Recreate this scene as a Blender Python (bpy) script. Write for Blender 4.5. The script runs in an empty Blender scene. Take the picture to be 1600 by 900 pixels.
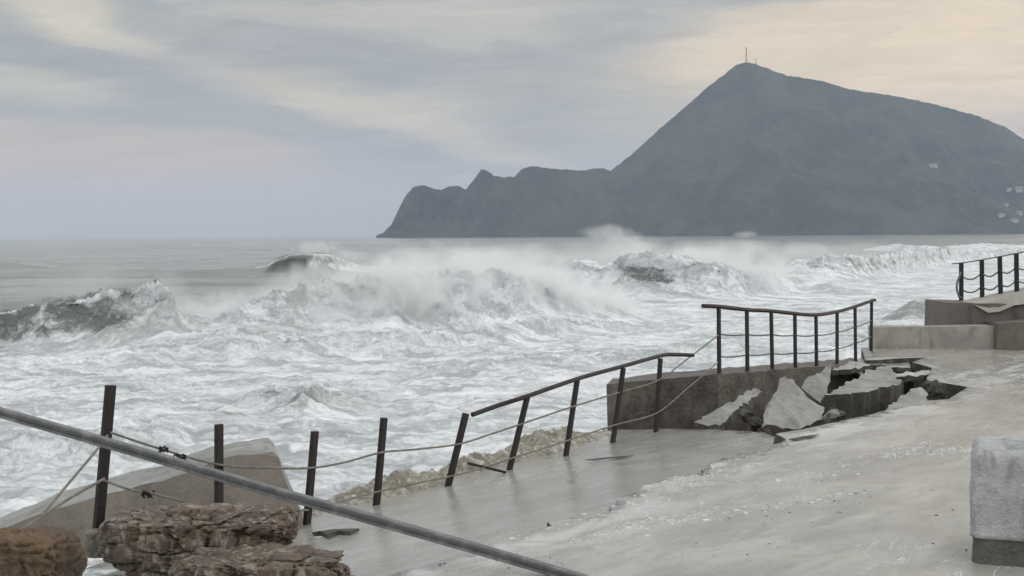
import bpy, bmesh, math, random
import numpy as np
from mathutils import Matrix, Vector, noise as mnoise
from mathutils.geometry import delaunay_2d_cdt

random.seed(7)
S = bpy.context.scene
COL = S.collection
R = math.radians

# ------------------------------------------------------------------ camera
F = 2000.0                      # focal length in pixels of a 1600 x 900 picture
CAMZ = 4.6                      # eye height above the sea
PITCH, ROLL = math.atan(82.5 / F), R(-0.395)
CM = Matrix.Translation((0, 0, CAMZ)) @ Matrix.Rotation(math.pi / 2 - PITCH, 4, 'X') @ Matrix.Rotation(ROLL, 4, 'Z')
cd = bpy.data.cameras.new('camera')
cd.sensor_width = 36.0
cd.lens = 36.0 * F / 1600
cd.clip_start, cd.clip_end = 0.1, 40000
cam = bpy.data.objects.new('camera', cd)
cam.matrix_world = CM
COL.objects.link(cam)
S.camera = cam

def P(px, py, d):               # world point seen at a pixel, d metres away along the view axis
    return CM @ Vector(((px - 800) / F * d, (450 - py) / F * d, -d))

def PZ(px, py, z):              # world point seen at a pixel, lying at height z
    o = CM @ Vector((0, 0, 0))
    v = (CM.to_3x3() @ Vector(((px - 800) / F, (450 - py) / F, -1)))
    return o + v * ((z - o.z) / v.z)

# ------------------------------------------------------------------ render settings, light
S.view_settings.view_transform = 'Standard'
S.view_settings.look = 'None'
S.view_settings.gamma = 1.0
S.view_settings.exposure = 0.17
S.cycles.use_denoising = True
S.cycles.max_bounces = 8
S.cycles.diffuse_bounces = 3
S.cycles.glossy_bounces = 3
S.cycles.volume_bounces = 4
S.cycles.volume_max_steps = 256
S.cycles.volume_step_rate = 1.0
S.cycles.caustics_reflective = False
S.cycles.caustics_refractive = False

SUN_EL, SUN_AZ = 16.0, 62.0     # azimuth measured from the view direction towards the right
sd = bpy.data.lights.new('sun', 'SUN')
sd.energy = 0.9
sd.angle = R(25)
sd.color = (1.0, 0.90, 0.78)
sun = bpy.data.objects.new('sun', sd)
sv = Vector((math.sin(R(SUN_AZ)) * math.cos(R(SUN_EL)), math.cos(R(SUN_AZ)) * math.cos(R(SUN_EL)), math.sin(R(SUN_EL))))
sun.rotation_euler = sv.to_track_quat('Z', 'Y').to_euler()
COL.objects.link(sun)

def lin(r, g, b):               # 8 bit picture colour to linear
    f = lambda c: (c / 255 / 12.92) if c <= 10 else ((c / 255 + 0.055) / 1.055) ** 2.4
    return (f(r), f(g), f(b), 1.0)

class NT:                       # small node helper
    def __init__(s, tree):
        s.t = tree; s.n = tree.nodes; s.l = tree.links
        s.n.clear()
    def new(s, typ, **kw):
        n = s.n.new(typ)
        for k, v in kw.items(): setattr(n, k, v)
        return n
    def put(s, node, key, val):
        sock = node.inputs[key]
        if isinstance(val, bpy.types.NodeSocket): s.l.new(val, sock)
        elif val is not None: sock.default_value = val
    def math(s, op, a, b=None, c=None, clamp=False):
        n = s.new('ShaderNodeMath', operation=op, use_clamp=clamp)
        s.put(n, 0, a); s.put(n, 1, b)
        if c is not None: s.put(n, 2, c)
        return n.outputs[0]
    def vmath(s, op, a, b=None):
        n = s.new('ShaderNodeVectorMath', operation=op)
        s.put(n, 0, a)
        if b is not None: s.put(n, 1, b)
        return n.outputs['Value'] if op in ('LENGTH', 'DOT_PRODUCT') else n.outputs[0]
    def mapping(s, vec, loc=(0, 0, 0), rot=(0, 0, 0), scale=(1, 1, 1), typ='POINT'):
        n = s.new('ShaderNodeMapping', vector_type=typ)
        s.put(n, 'Vector', vec); s.put(n, 'Location', loc); s.put(n, 'Rotation', rot); s.put(n, 'Scale', scale)
        return n.outputs[0]
    def noise(s, vec, scale, detail=4, rough=0.55, dist=0.0, out=0):
        n = s.new('ShaderNodeTexNoise')
        s.put(n, 'Vector', vec); s.put(n, 'Scale', scale); s.put(n, 'Detail', detail)
        s.put(n, 'Roughness', rough); s.put(n, 'Distortion', dist)
        return n.outputs[out]
    def remap(s, v, a, b, c=0.0, d=1.0, typ='SMOOTHSTEP'):
        n = s.new('ShaderNodeMapRange', interpolation_type=typ)
        s.put(n, 0, v); s.put(n, 1, a); s.put(n, 2, b); s.put(n, 3, c); s.put(n, 4, d)
        return n.outputs[0]
    def mix(s, f, a, b, blend='MIX'):
        n = s.new('ShaderNodeMix', data_type='RGBA', blend_type=blend)
        s.put(n, 0, f); s.put(n, 6, a); s.put(n, 7, b)
        return n.outputs[2]
    def fmix(s, f, a, b):
        n = s.new('ShaderNodeMix', data_type='FLOAT')
        s.put(n, 0, f); s.put(n, 2, a); s.put(n, 3, b)
        return n.outputs[0]

def make_world():
    w = bpy.data.worlds.new('World')
    S.world = w
    w.use_nodes = True
    N = NT(w.node_tree)
    out = N.new('ShaderNodeOutputWorld')
    bg = N.new('ShaderNodeBackground')
    sky = N.new('ShaderNodeTexSky', sky_type='NISHITA', sun_disc=False)
    sky.sun_elevation = R(SUN_EL); sky.sun_rotation = R(SUN_AZ)
    sky.air_density = 1.2; sky.dust_density = 2.5
    d = N.new('ShaderNodeTexCoord').outputs['Generated']
    sep = N.new('ShaderNodeSeparateXYZ'); N.put(sep, 0, d)
    az = N.math('ARCTAN2', sep.outputs[0], sep.outputs[1])
    el = N.math('ARCSINE', sep.outputs[2])
    cb = N.new('ShaderNodeCombineXYZ'); N.put(cb, 0, az); N.put(cb, 1, el)
    uv = cb.outputs[0]
    # warp so that the cloud banks have torn edges, drawn out along the horizon
    wv = N.mapping(uv, scale=(3.0, 14.0, 1.0), rot=(0, 0, R(8)))
    wn = N.noise(wv, 1.6, 5, 0.6, 0.3, out=1)
    wn = N.vmath('SUBTRACT', wn, (0.5, 0.5, 0.5))
    wn = N.vmath('MULTIPLY', wn, (0.20, 0.060, 0.0))
    uvw = N.vmath('ADD', uv, wn)
    K = 10.0
    def c(r, g, b):
        q = lin(r, g, b); return (q[0] * K * 0.935, q[1] * K * 0.870, q[2] * K * 0.765, 1)
    streak = N.noise(N.mapping(uvw, scale=(2.2, 26.0, 1), rot=(0, 0, R(5))), 2.2, 6, 0.6, 0.2)
    col = N.mix(N.remap(streak, 0.36, 0.66), c(160, 170, 181), c(187, 190, 190))
    # (colour, centre px, centre py, radius x, radius y, tilt, strength)
    feats = [
        (c(162, 169, 180), 640, 95, 520, 66, -3, 0.95),
        (c(160, 167, 178), 170, 115, 360, 50, -14, 0.95),
        (c(166, 173, 182), 470, 215, 420, 66, -10, 0.9),
        (c(214, 211, 200), 150, 32, 190, 44, -15, 0.9),
        (c(198, 200, 199), 800, 26, 430, 46, 0, 0.8),
        (c(212, 207, 197), 590, 168, 310, 46, -13, 0.85),
        (c(214, 206, 198), 790, 235, 250, 36, -14, 0.85),
        (c(196, 197, 193), 40, 140, 190, 36, -6, 0.8),
        (c(207, 190, 181), 150, 275, 520, 86, -3, 1.0),
        (c(194, 186, 176), 450, 350, 1000, 64, 0, 0.9),
        (c(174, 180, 184), 900, 165, 300, 110, 0, 0.75),
        (c(238, 223, 204), 1470, 110, 560, 170, 4, 1.0),
        (c(232, 220, 202), 1230, 75, 260, 46, 10, 0.85),
        (c(173, 179, 186), 1080, 22, 300, 40, 6, 0.9),
        (c(190, 186, 180), 1580, 12, 150, 18, 2, 0.7),
    ]
    for (cc, px, py, rx, ry, tilt, stren) in feats:
        m = N.mapping(uvw, loc=((px - 800) / F, (368 - py) / F, 0), rot=(0, 0, R(tilt)), scale=(rx / F, ry / F, 1), typ='TEXTURE')
        ln = N.vmath('LENGTH', m)
        msk = N.remap(ln, 1.15, 0.25, 0.0, stren)
        col = N.mix(msk, col, cc)
    fine = N.noise(N.mapping(uvw, scale=(4, 44, 1), rot=(0, 0, R(4))), 2.5, 7, 0.68, 0.5)
    col = N.mix(1.0, col, N.remap(fine, 0.3, 0.7, 0.90, 1.08), 'MULTIPLY')
    # overcast skies are brighter overhead than near the horizon
    up = N.remap(el, 0.20, 0.95, 0.0, 1.0)
    col = N.mix(1.0, col, N.mix(up, (1, 1, 1, 1), (2.3, 2.32, 2.42, 1)), 'MULTIPLY')
    # sky behind the camera brightened, added fill light for faces turned to it
    back = N.remap(sep.outputs[1], 0.15, -0.75, 0.0, 1.0)
    col = N.mix(1.0, col, N.mix(back, (1, 1, 1, 1), (1.75, 1.72, 1.68, 1)), 'MULTIPLY')
    col = N.mix(0.96, sky.outputs[0], col)
    N.put(bg, 'Color', col); N.put(bg, 'Strength', 0.1)
    N.l.new(bg.outputs[0], out.inputs[0])
    w.cycles.sampling_method = 'MANUAL'
    w.cycles.sample_map_resolution = 512
make_world()

# ------------------------------------------------------------------ tagging and mesh helpers
def tag(o, label=None, cat=None, group=None, kind=None):
    if label: o['label'] = label
    if cat: o['category'] = cat
    if group: o['group'] = group
    if kind: o['kind'] = kind
    return o

def empty(name, loc=(0, 0, 0)):
    o = bpy.data.objects.new(name, None)
    o.location = loc; o.empty_display_size = 0.2
    COL.objects.link(o)
    return o

def link(name, bm, mat, parent=None, smooth=False):
    me = bpy.data.meshes.new(name)
    bmesh.ops.recalc_face_normals(bm, faces=bm.faces[:])
    bm.to_mesh(me); bm.free()
    if smooth:
        for p in me.polygons: p.use_smooth = True
    me.materials.append(mat)
    o = bpy.data.objects.new(name, me)
    COL.objects.link(o)
    if parent is not None:
        o.parent = parent
        o.matrix_parent_inverse = Matrix.Translation(-Vector(parent.location))
    return o

def npmesh(name, V, Q, mat, smooth=True, attrs=None):
    me = bpy.data.meshes.new(name)
    V = np.asarray(V, np.float32); Q = np.asarray(Q, np.int32)
    k = Q.shape[1]
    me.vertices.add(len(V)); me.vertices.foreach_set('co', V.ravel())
    me.loops.add(Q.size); me.loops.foreach_set('vertex_index', Q.ravel())
    me.polygons.add(len(Q)); me.polygons.foreach_set('loop_start', np.arange(0, Q.size, k, dtype=np.int32))
    me.update(calc_edges=True)
    me.polygons.foreach_set('use_smooth', np.full(len(Q), smooth))
    for nm, arr in (attrs or {}).items():
        a = me.attributes.new(nm, 'FLOAT', 'POINT'); a.data.foreach_set('value', np.asarray(arr, np.float32))
    me.materials.append(mat)
    me.validate()
    o = bpy.data.objects.new(name, me)
    COL.objects.link(o)
    return o

def grid_faces(nr, nc):
    i = np.arange(nr * nc).reshape(nr, nc)
    return np.stack([i[:-1, :-1], i[:-1, 1:], i[1:, 1:], i[1:, :-1]], -1).reshape(-1, 4)

def tube(bm, pts, rad, n=8, cap=True):
    pts = [Vector(p) for p in pts]
    rads = rad if isinstance(rad, (list, tuple)) else [rad] * len(pts)
    ref = None; rings = []
    for i, p in enumerate(pts):
        t = (pts[min(i + 1, len(pts) - 1)] - pts[max(i - 1, 0)]).normalized()
        if ref is None:
            ref = t.orthogonal().normalized()
        ref = (ref - t * ref.dot(t)).normalized()
        b = t.cross(ref)
        rings.append([bm.verts.new(p + (ref * math.cos(a) + b * math.sin(a)) * rads[i]) for a in [2 * math.pi * j / n for j in range(n)]])
    for a, b in zip(rings, rings[1:]):
        for j in range(n): bm.faces.new((a[j], a[(j + 1) % n], b[(j + 1) % n], b[j]))
    if cap:
        bm.faces.new(rings[0][::-1]); bm.faces.new(rings[-1])

def bar(bm, a, b, w, h, side=None, bev=0.006):
    """flat bar from a to b: w across `side`, h across the third direction, edges eased"""
    a, b = Vector(a), Vector(b)
    t = (b - a).normalized()
    sx = Vector(side) if side is not None else t.orthogonal()
    sx = (sx - t * sx.dot(t)).normalized()
    sy = t.cross(sx)
    w2, h2 = w / 2, h / 2
    prof = [(-w2 + bev, -h2), (w2 - bev, -h2), (w2, -h2 + bev), (w2, h2 - bev), (w2 - bev, h2), (-w2 + bev, h2), (-w2, h2 - bev), (-w2, -h2 + bev)]
    r1 = [bm.verts.new(a + sx * x + sy * y) for x, y in prof]
    r2 = [bm.verts.new(b + sx * x + sy * y) for x, y in prof]
    for j in range(8): bm.faces.new((r1[j], r1[(j + 1) % 8], r2[(j + 1) % 8], r2[j]))
    bm.faces.new(r1[::-1]); bm.faces.new(r2)

def smoothpts(pts, n=6):        # Catmull-Rom through the points
    pts = [Vector(p) for p in pts]
    q = [pts[0] * 2 - pts[1]] + pts + [pts[-1] * 2 - pts[-2]]
    res = []
    for i in range(1, len(q) - 2):
        for k in range(n):
            t = k / n
            a, b, c_, d = q[i - 1], q[i], q[i + 1], q[i + 2]
            res.append(0.5 * ((2 * b) + (c_ - a) * t + (2 * a - 5 * b + 4 * c_ - d) * t * t + (3 * b - a - 3 * c_ + d) * t ** 3))
    res.append(pts[-1])
    return res

# ---- numpy gradient noise
_rs = np.random.RandomState(11)
_perm = _rs.permutation(4096)
_ga = _rs.rand(4096) * 2 * np.pi
_gx, _gy = np.cos(_ga), np.sin(_ga)
def perlin(x, y, seed=0):
    x = np.asarray(x, np.float64); y = np.asarray(y, np.float64)
    xi = np.floor(x).astype(np.int64); yi = np.floor(y).astype(np.int64)
    xf = x - xi; yf = y - yi
    u = xf ** 3 * (xf * (xf * 6 - 15) + 10); v = yf ** 3 * (yf * (yf * 6 - 15) + 10)
    def g(i, j, dx, dy):
        h = _perm[(_perm[(i + seed * 57) & 4095] + j) & 4095]
        return _gx[h] * dx + _gy[h] * dy
    a = g(xi, yi, xf, yf); b = g(xi + 1, yi, xf - 1, yf)
    c_ = g(xi, yi + 1, xf, yf - 1); d = g(xi + 1, yi + 1, xf - 1, yf - 1)
    return ((a + (b - a) * u) + ((c_ + (d - c_) * u) - (a + (b - a) * u)) * v) * 1.5
def fbm(x, y, o=4, seed=0, gain=0.5, lac=2.03):
    s = 0; a = 1.0
    for k in range(o):
        s = s + a * perlin(x, y, seed + k); x = x * lac; y = y * lac; a *= gain
    return s
def ridged(x, y, o=4, seed=0, gain=0.5):
    s = 0; a = 1.0
    for k in range(o):
        s = s + a * (1 - 2 * np.abs(perlin(x, y, seed + k))); x = x * 2.07; y = y * 2.07; a *= gain
    return s
def sstep(a, b, x):
    t = np.clip((x - a) / (b - a), 0, 1); return t * t * (3 - 2 * t)

# ------------------------------------------------------------------ materials
def base_mat(name):
    m = bpy.data.materials.new(name); m.use_nodes = True
    N = NT(m.node_tree)
    out = N.new('ShaderNodeOutputMaterial')
    b = N.new('ShaderNodeBsdfPrincipled')
    N.l.new(b.outputs[0], out.inputs[0])
    return m, N, b, out

def bump(N, b, h, strength=0.4, dist=0.02):
    n = N.new('ShaderNodeBump'); N.put(n, 'Height', h); N.put(n, 'Strength', strength); N.put(n, 'Distance', dist)
    N.put(b, 'Normal', n.outputs[0])

def concrete(name, dark, light, sc=2.0, rough=(0.35, 0.8), stain=None, stain_amt=0.4, bmp=0.5, fine=40):
    m, N, b, out = base_mat(name)
    p = N.new('ShaderNodeNewGeometry').outputs['Position']
    n1 = N.noise(p, sc, 6, 0.62, 0.4)
    n2 = N.noise(p, fine, 4, 0.7)
    col = N.mix(N.remap(n1, 0.33, 0.68), dark + (1,), light + (1,))
    col = N.mix(N.remap(n2, 0.25, 0.75, 0.0, 0.45), col, (dark[0] * .6, dark[1] * .6, dark[2] * .6, 1))
    if stain:
        n3 = N.noise(N.mapping(p, scale=(1, 1, 0.35)), sc * 1.7, 5, 0.7, 1.2)
        col = N.mix(N.remap(n3, 0.48, 0.66, 0, stain_amt), col, stain + (1,))
    N.put(b, 'Base Color', col)
    N.put(b, 'Roughness', N.remap(n1, 0.35, 0.65, rough[0], rough[1]))
    h = N.math('ADD', N.math('MULTIPLY', n2, 0.35), N.noise(p, sc * 6, 5, 0.65))
    bump(N, b, h, bmp, 0.03)
    return m

def metal(name, c1, c2, rough=0.45, metallic=0.3, sc=18):
    m, N, b, out = base_mat(name)
    p = N.new('ShaderNodeNewGeometry').outputs['Position']
    n = N.noise(p, sc, 5, 0.7, 0.3)
    N.put(b, 'Base Color', N.mix(N.remap(n, 0.42, 0.68), c1 + (1,), c2 + (1,)))
    N.put(b, 'Metallic', metallic)
    N.put(b, 'Roughness', N.remap(n, 0.3, 0.7, rough, min(1, rough + 0.35)))
    bump(N, b, n, 0.25, 0.004)
    return m

M_post = metal('rusted dark steel', (0.016, 0.016, 0.019), (0.045, 0.030, 0.022), 0.5, 0.2)
M_rail = metal('grey weathered steel', (0.15, 0.155, 0.165), (0.28, 0.28, 0.28), 0.32, 0.5, 9)
M_rope = concrete('old rope', (0.17, 0.16, 0.145), (0.30, 0.28, 0.25), 12, (0.8, 0.95), None, 0, 0.4, 160)
M_cable = concrete('slack cable', (0.10, 0.10, 0.105), (0.2, 0.2, 0.2), 12, (0.6, 0.8), None, 0, 0.3, 160)
M_weed = concrete('dark weed', (0.012, 0.012, 0.012), (0.035, 0.032, 0.025), 20, (0.5, 0.8))
M_wall = concrete('dark wet wall', (0.075, 0.064, 0.055), (0.20, 0.175, 0.152), 2.4, (0.3, 0.7), (0.05, 0.046, 0.04), 0.6, 0.8)
M_slab = concrete('broken slab concrete', (0.25, 0.25, 0.243), (0.41, 0.41, 0.40), 2.2, (0.4, 0.8), (0.12, 0.118, 0.11), 0.5, 0.6)
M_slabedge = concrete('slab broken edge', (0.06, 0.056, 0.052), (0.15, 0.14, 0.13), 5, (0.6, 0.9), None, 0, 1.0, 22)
M_lowwall = concrete('pale low wall concrete', (0.27, 0.258, 0.24), (0.42, 0.40, 0.375), 1.1, (0.5, 0.85), (0.10, 0.095, 0.085), 0.5, 0.5)
M_brownwall = concrete('brown terrace concrete', (0.11, 0.095, 0.085), (0.20, 0.175, 0.155), 1.3, (0.45, 0.8), (0.06, 0.052, 0.046), 0.6, 0.6)
M_sandcap = concrete('sandy render', (0.33, 0.31, 0.28), (0.46, 0.44, 0.40), 1.6, (0.7, 0.95), None, 0, 0.8)
M_chunk = concrete('fallen wall concrete', (0.165, 0.142, 0.120), (0.275, 0.243, 0.208), 1.4, (0.4, 0.75), (0.085, 0.075, 0.066), 0.5, 0.5)
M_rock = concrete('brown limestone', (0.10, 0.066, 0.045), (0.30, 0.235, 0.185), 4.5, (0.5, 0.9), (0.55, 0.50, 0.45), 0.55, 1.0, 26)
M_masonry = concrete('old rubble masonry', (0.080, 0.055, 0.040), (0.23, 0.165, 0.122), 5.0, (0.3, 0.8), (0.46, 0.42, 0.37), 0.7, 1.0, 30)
M_ochre = concrete('ochre boulder', (0.095, 0.060, 0.035), (0.20, 0.13, 0.078), 3.4, (0.45, 0.85), (0.05, 0.032, 0.022), 0.75, 1.0, 26)
M_block = concrete('rough cast grey', (0.50, 0.515, 0.53), (0.68, 0.69, 0.70), 4, (0.7, 0.95), (0.24, 0.24, 0.235), 0.6, 1.0, 48)
M_lower_part = concrete('dark lower part', (0.085, 0.083, 0.08), (0.15, 0.146, 0.138), 4, (0.3, 0.7), None, 0, 0.8, 34)
M_soil = concrete('washed out soil', (0.035, 0.03, 0.026), (0.09, 0.078, 0.066), 4, (0.6, 0.9), None, 0, 1.0, 18)
M_rubble = concrete('sandy rubble', (0.24, 0.215, 0.165), (0.46, 0.43, 0.37), 5, (0.6, 0.9), (0.66, 0.66, 0.64), 0.85, 1.0, 25)

S0x, S0y, TDx, TDy = 2.06, 17.9, 0.812, -0.583     # a point of the railing line and the direction inland
def deck_mat(name, dark, light, wet_lo, wet_hi, foam_amt, lip_amt):
    m, N, b, out = base_mat(name)
    p = N.new('ShaderNodeNewGeometry').outputs['Position']
    # run-off streaks lie along the promenade
    ps = N.mapping(N.mapping(p, rot=(0, 0, R(-50))), scale=(0.6, 1.5, 1))
    n1 = N.noise(ps, 0.9, 6, 0.6, 0.6)
    n2 = N.noise(ps, 3.4, 6, 0.65, 0.8)
    n3 = N.noise(p, 34, 4, 0.7)
    col = N.mix(N.remap(n1, 0.32, 0.68), dark + (1,), light + (1,))
    col = N.mix(N.remap(n2, 0.42, 0.70, 0, 0.5), col, (dark[0] * .72, dark[1] * .70, dark[2] * .67, 1))
    col = N.mix(N.remap(n3, 0.5, 0.8, 0, 0.35), col, (dark[0] * .5, dark[1] * .5, dark[2] * .5, 1))
    # thin lines of foam left by the last wash
    f1 = N.noise(ps, 1.3, 7, 0.62, 1.1)
    line = N.math('ABSOLUTE', N.math('SUBTRACT', f1, 0.5))
    brk = N.remap(N.noise(p, 0.45, 3, 0.5), 0.50, 0.62)
    spk = N.remap(N.noise(p, 15, 3, 0.7), 0.42, 0.60)
    foam = N.math('MULTIPLY', N.math('MULTIPLY', N.remap(line, 0.022, 0.002), brk), N.math('MULTIPLY', spk, foam_amt))
    col = N.mix(foam, col, (0.78, 0.79, 0.80, 1))
    # broad band of foam along the lip of the crack
    tt = N.vmath('DOT_PRODUCT', N.vmath('SUBTRACT', p, (S0x, S0y, 0)), (TDx, TDy, 0))
    tw_ = N.math('ADD', tt, N.math('MULTIPLY', N.math('SUBTRACT', N.noise(p, 0.7, 5, 0.65), 0.5), 1.1))
    lip = N.math('MULTIPLY', N.remap(tw_, 2.30, 2.62), N.remap(tw_, 4.2, 2.7))
    lip = N.math('MULTIPLY', lip, N.remap(N.noise(ps, 2.0, 6, 0.65, 0.8), 0.42, 0.62, 0.0, lip_amt))
    col = N.mix(lip, col, (0.62, 0.63, 0.64, 1))
    foam = N.math('MAXIMUM', foam, N.math('MULTIPLY', lip, 0.6))
    N.put(b, 'Base Color', col)
    rg = N.remap(n2, 0.36, 0.62, wet_lo, wet_hi)
    rg = N.math('ADD', rg, N.math('MULTIPLY', foam, 0.4))
    N.put(b, 'Roughness', rg)
    N.put(b, 'Specular IOR Level', 0.6)
    h = N.math('ADD', N.math('MULTIPLY', N.noise(ps, 4.0, 7, 0.66, 0.5), 1.0), N.math('MULTIPLY', n3, 0.20))
    h = N.math('ADD', h, N.math('MULTIPLY', foam, 0.3))
    bump(N, b, h, 0.28, 0.028)
    return m
M_deck = deck_mat('wet promenade', (0.33, 0.320, 0.295), (0.48, 0.466, 0.432), 0.04, 0.26, 0.9, 0.7)
M_sunk = deck_mat('wet sunken slab', (0.325, 0.32, 0.30), (0.42, 0.413, 0.39), 0.05, 0.24, 0.4, 0.0)

def sea_mat():
    m, N, b, out = base_mat('stormy sea')
    p = N.new('ShaderNodeNewGeometry').outputs['Position']
    at = N.new('ShaderNodeAttribute', attribute_name='foam').outputs['Fac']
    fa = N.new('ShaderNodeAttribute', attribute_name='lace').outputs['Fac']   # 1 on steep faces: the foam is drawn out up the face
    pw = N.vmath('ADD', p, N.vmath('MULTIPLY', N.vmath('SUBTRACT', N.noise(p, 0.35, 4, 0.6, 0, out=1), (0.5, 0.5, 0.5)), (3.0, 3.0, 1.5)))
    ps = N.mapping(pw, scale=(0.42, 1.0, 0.9))
    n1 = N.noise(ps, 0.55, 8, 0.62, 0.9)
    n2 = N.noise(ps, 2.2, 6, 0.68, 1.4)
    ns = N.math('ADD', N.math('MULTIPLY', n1, 0.62), N.math('MULTIPLY', n2, 0.38))
    thr = N.math('SUBTRACT', 0.80, N.math('MULTIPLY', at, 0.62))
    foam = N.remap(N.math('SUBTRACT', ns, thr), -0.055, 0.075)
    tone = N.noise(N.mapping(pw, scale=(0.30, 1.3, 1.0)), 0.9, 7, 0.66, 0.8)
    tone2 = N.noise(N.mapping(pw, scale=(0.5, 1.4, 1.0)), 3.2, 6, 0.7, 1.2)
    tone = N.math('ADD', N.math('MULTIPLY', tone, 0.62), N.math('MULTIPLY', tone2, 0.38))
    fcol = N.mix(N.remap(tone, 0.40, 0.60), (0.445, 0.47, 0.495, 1), (0.86, 0.885, 0.925, 1))
    fcol = N.mix(N.remap(N.noise(p, 0.12, 4, 0.6, 0.5), 0.52, 0.70, 0, 0.35), fcol, (0.46, 0.45, 0.42, 1))   # sand churned up
    wcol = N.mix(N.remap(n1, 0.35, 0.65), (0.045, 0.062, 0.058, 1), (0.095, 0.115, 0.108, 1))
    wcol = N.mix(N.remap(at, 0.08, 0.24), wcol, (0.31, 0.335, 0.33, 1))       # churned milky water; offshore the pale colour also paints in haze and spray
    wcol = N.mix(N.remap(at, 0.55, 0.85), wcol, (0.46, 0.48, 0.48, 1))
    wcol = N.mix(N.math('MULTIPLY', fa, 0.75, None, True), wcol, N.mix(N.remap(n2, 0.35, 0.65), (0.055, 0.072, 0.064, 1), (0.13, 0.15, 0.138, 1)))   # standing green water
    N.put(b, 'Base Color', N.mix(foam, wcol, fcol))
    N.put(b, 'Roughness', N.fmix(foam, 0.16, 0.85))
    N.put(b, 'IOR', 1.33)
    N.put(b, 'Specular IOR Level', N.fmix(foam, 0.5, 0.15))
    h = N.math('ADD', N.math('MULTIPLY', N.noise(ps, 3.0, 7, 0.68, 0.8), 1.0), N.math('MULTIPLY', foam, 0.35))
    bump(N, b, h, 0.85, 0.16)
    return m
M_sea = sea_mat()

def wash_mat():
    m, N, b, out = base_mat('foam wash')
    p = N.new('ShaderNodeNewGeometry').outputs['Position']
    n = N.noise(p, 3.0, 7, 0.65, 1.2)
    N.put(b, 'Base Color', N.mix(N.remap(n, 0.36, 0.56), (0.34, 0.38, 0.41, 1), (0.82, 0.85, 0.88, 1)))
    N.put(b, 'Roughness', 0.5)
    bump(N, b, n, 0.7, 0.08)
    return m
M_wash = wash_mat()

def hill_mat():
    m, N, b, out = base_mat('headland scrub and rock')
    g = N.new('ShaderNodeNewGeometry')
    p = g.outputs['Position']
    n = N.noise(p, 0.006, 8, 0.68, 0.7)
    n2 = N.noise(p, 0.03, 6, 0.7, 0.3)
    col = N.mix(N.remap(n, 0.38, 0.62), (0.026, 0.031, 0.025, 1), (0.066, 0.066, 0.058, 1))
    col = N.mix(N.remap(n2, 0.54, 0.74, 0, 0.5), col, (0.12, 0.115, 0.105, 1))
    N.put(b, 'Base Color', col); N.put(b, 'Roughness', 0.95); N.put(b, 'Specular IOR Level', 0.1)
    bump(N, b, n2, 0.5, 8)
    return m
M_hill = hill_mat()

def spray_mat(name, dens, nscale, edge=1.0, base=0.0):
    m = bpy.data.materials.new(name); m.use_nodes = True
    N = NT(m.node_tree)
    out = N.new('ShaderNodeOutputMaterial')
    v = N.new('ShaderNodeVolumePrincipled')
    N.put(v, 'Color', (0.97, 0.98, 0.99, 1)); N.put(v, 'Anisotropy', 0.15)
    o = N.new('ShaderNodeTexCoord').outputs['Object']
    p = N.new('ShaderNodeNewGeometry').outputs['Position']
    r = N.vmath('LENGTH', o)
    n = N.noise(N.mapping(p, scale=(1, 0.7, 1.0)), nscale, 6, 0.66, 1.0)
    fall = N.math('SUBTRACT', 1.0, r)
    d = N.math('ADD', fall, N.math('MULTIPLY', N.math('SUBTRACT', n, 0.55 - base), 2.5))
    d = N.math('MULTIPLY', N.remap(d, 0.02, 0.75 * edge), N.remap(r, 1.0, 0.75))
    N.put(v, 'Density', N.math('MULTIPLY', d, dens))
    N.l.new(v.outputs[0], out.inputs['Volume'])
    return m

# ------------------------------------------------------------------ sea
def interp(px, pts):
    xs, ys = zip(*pts); return np.interp(px, xs, ys)

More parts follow.
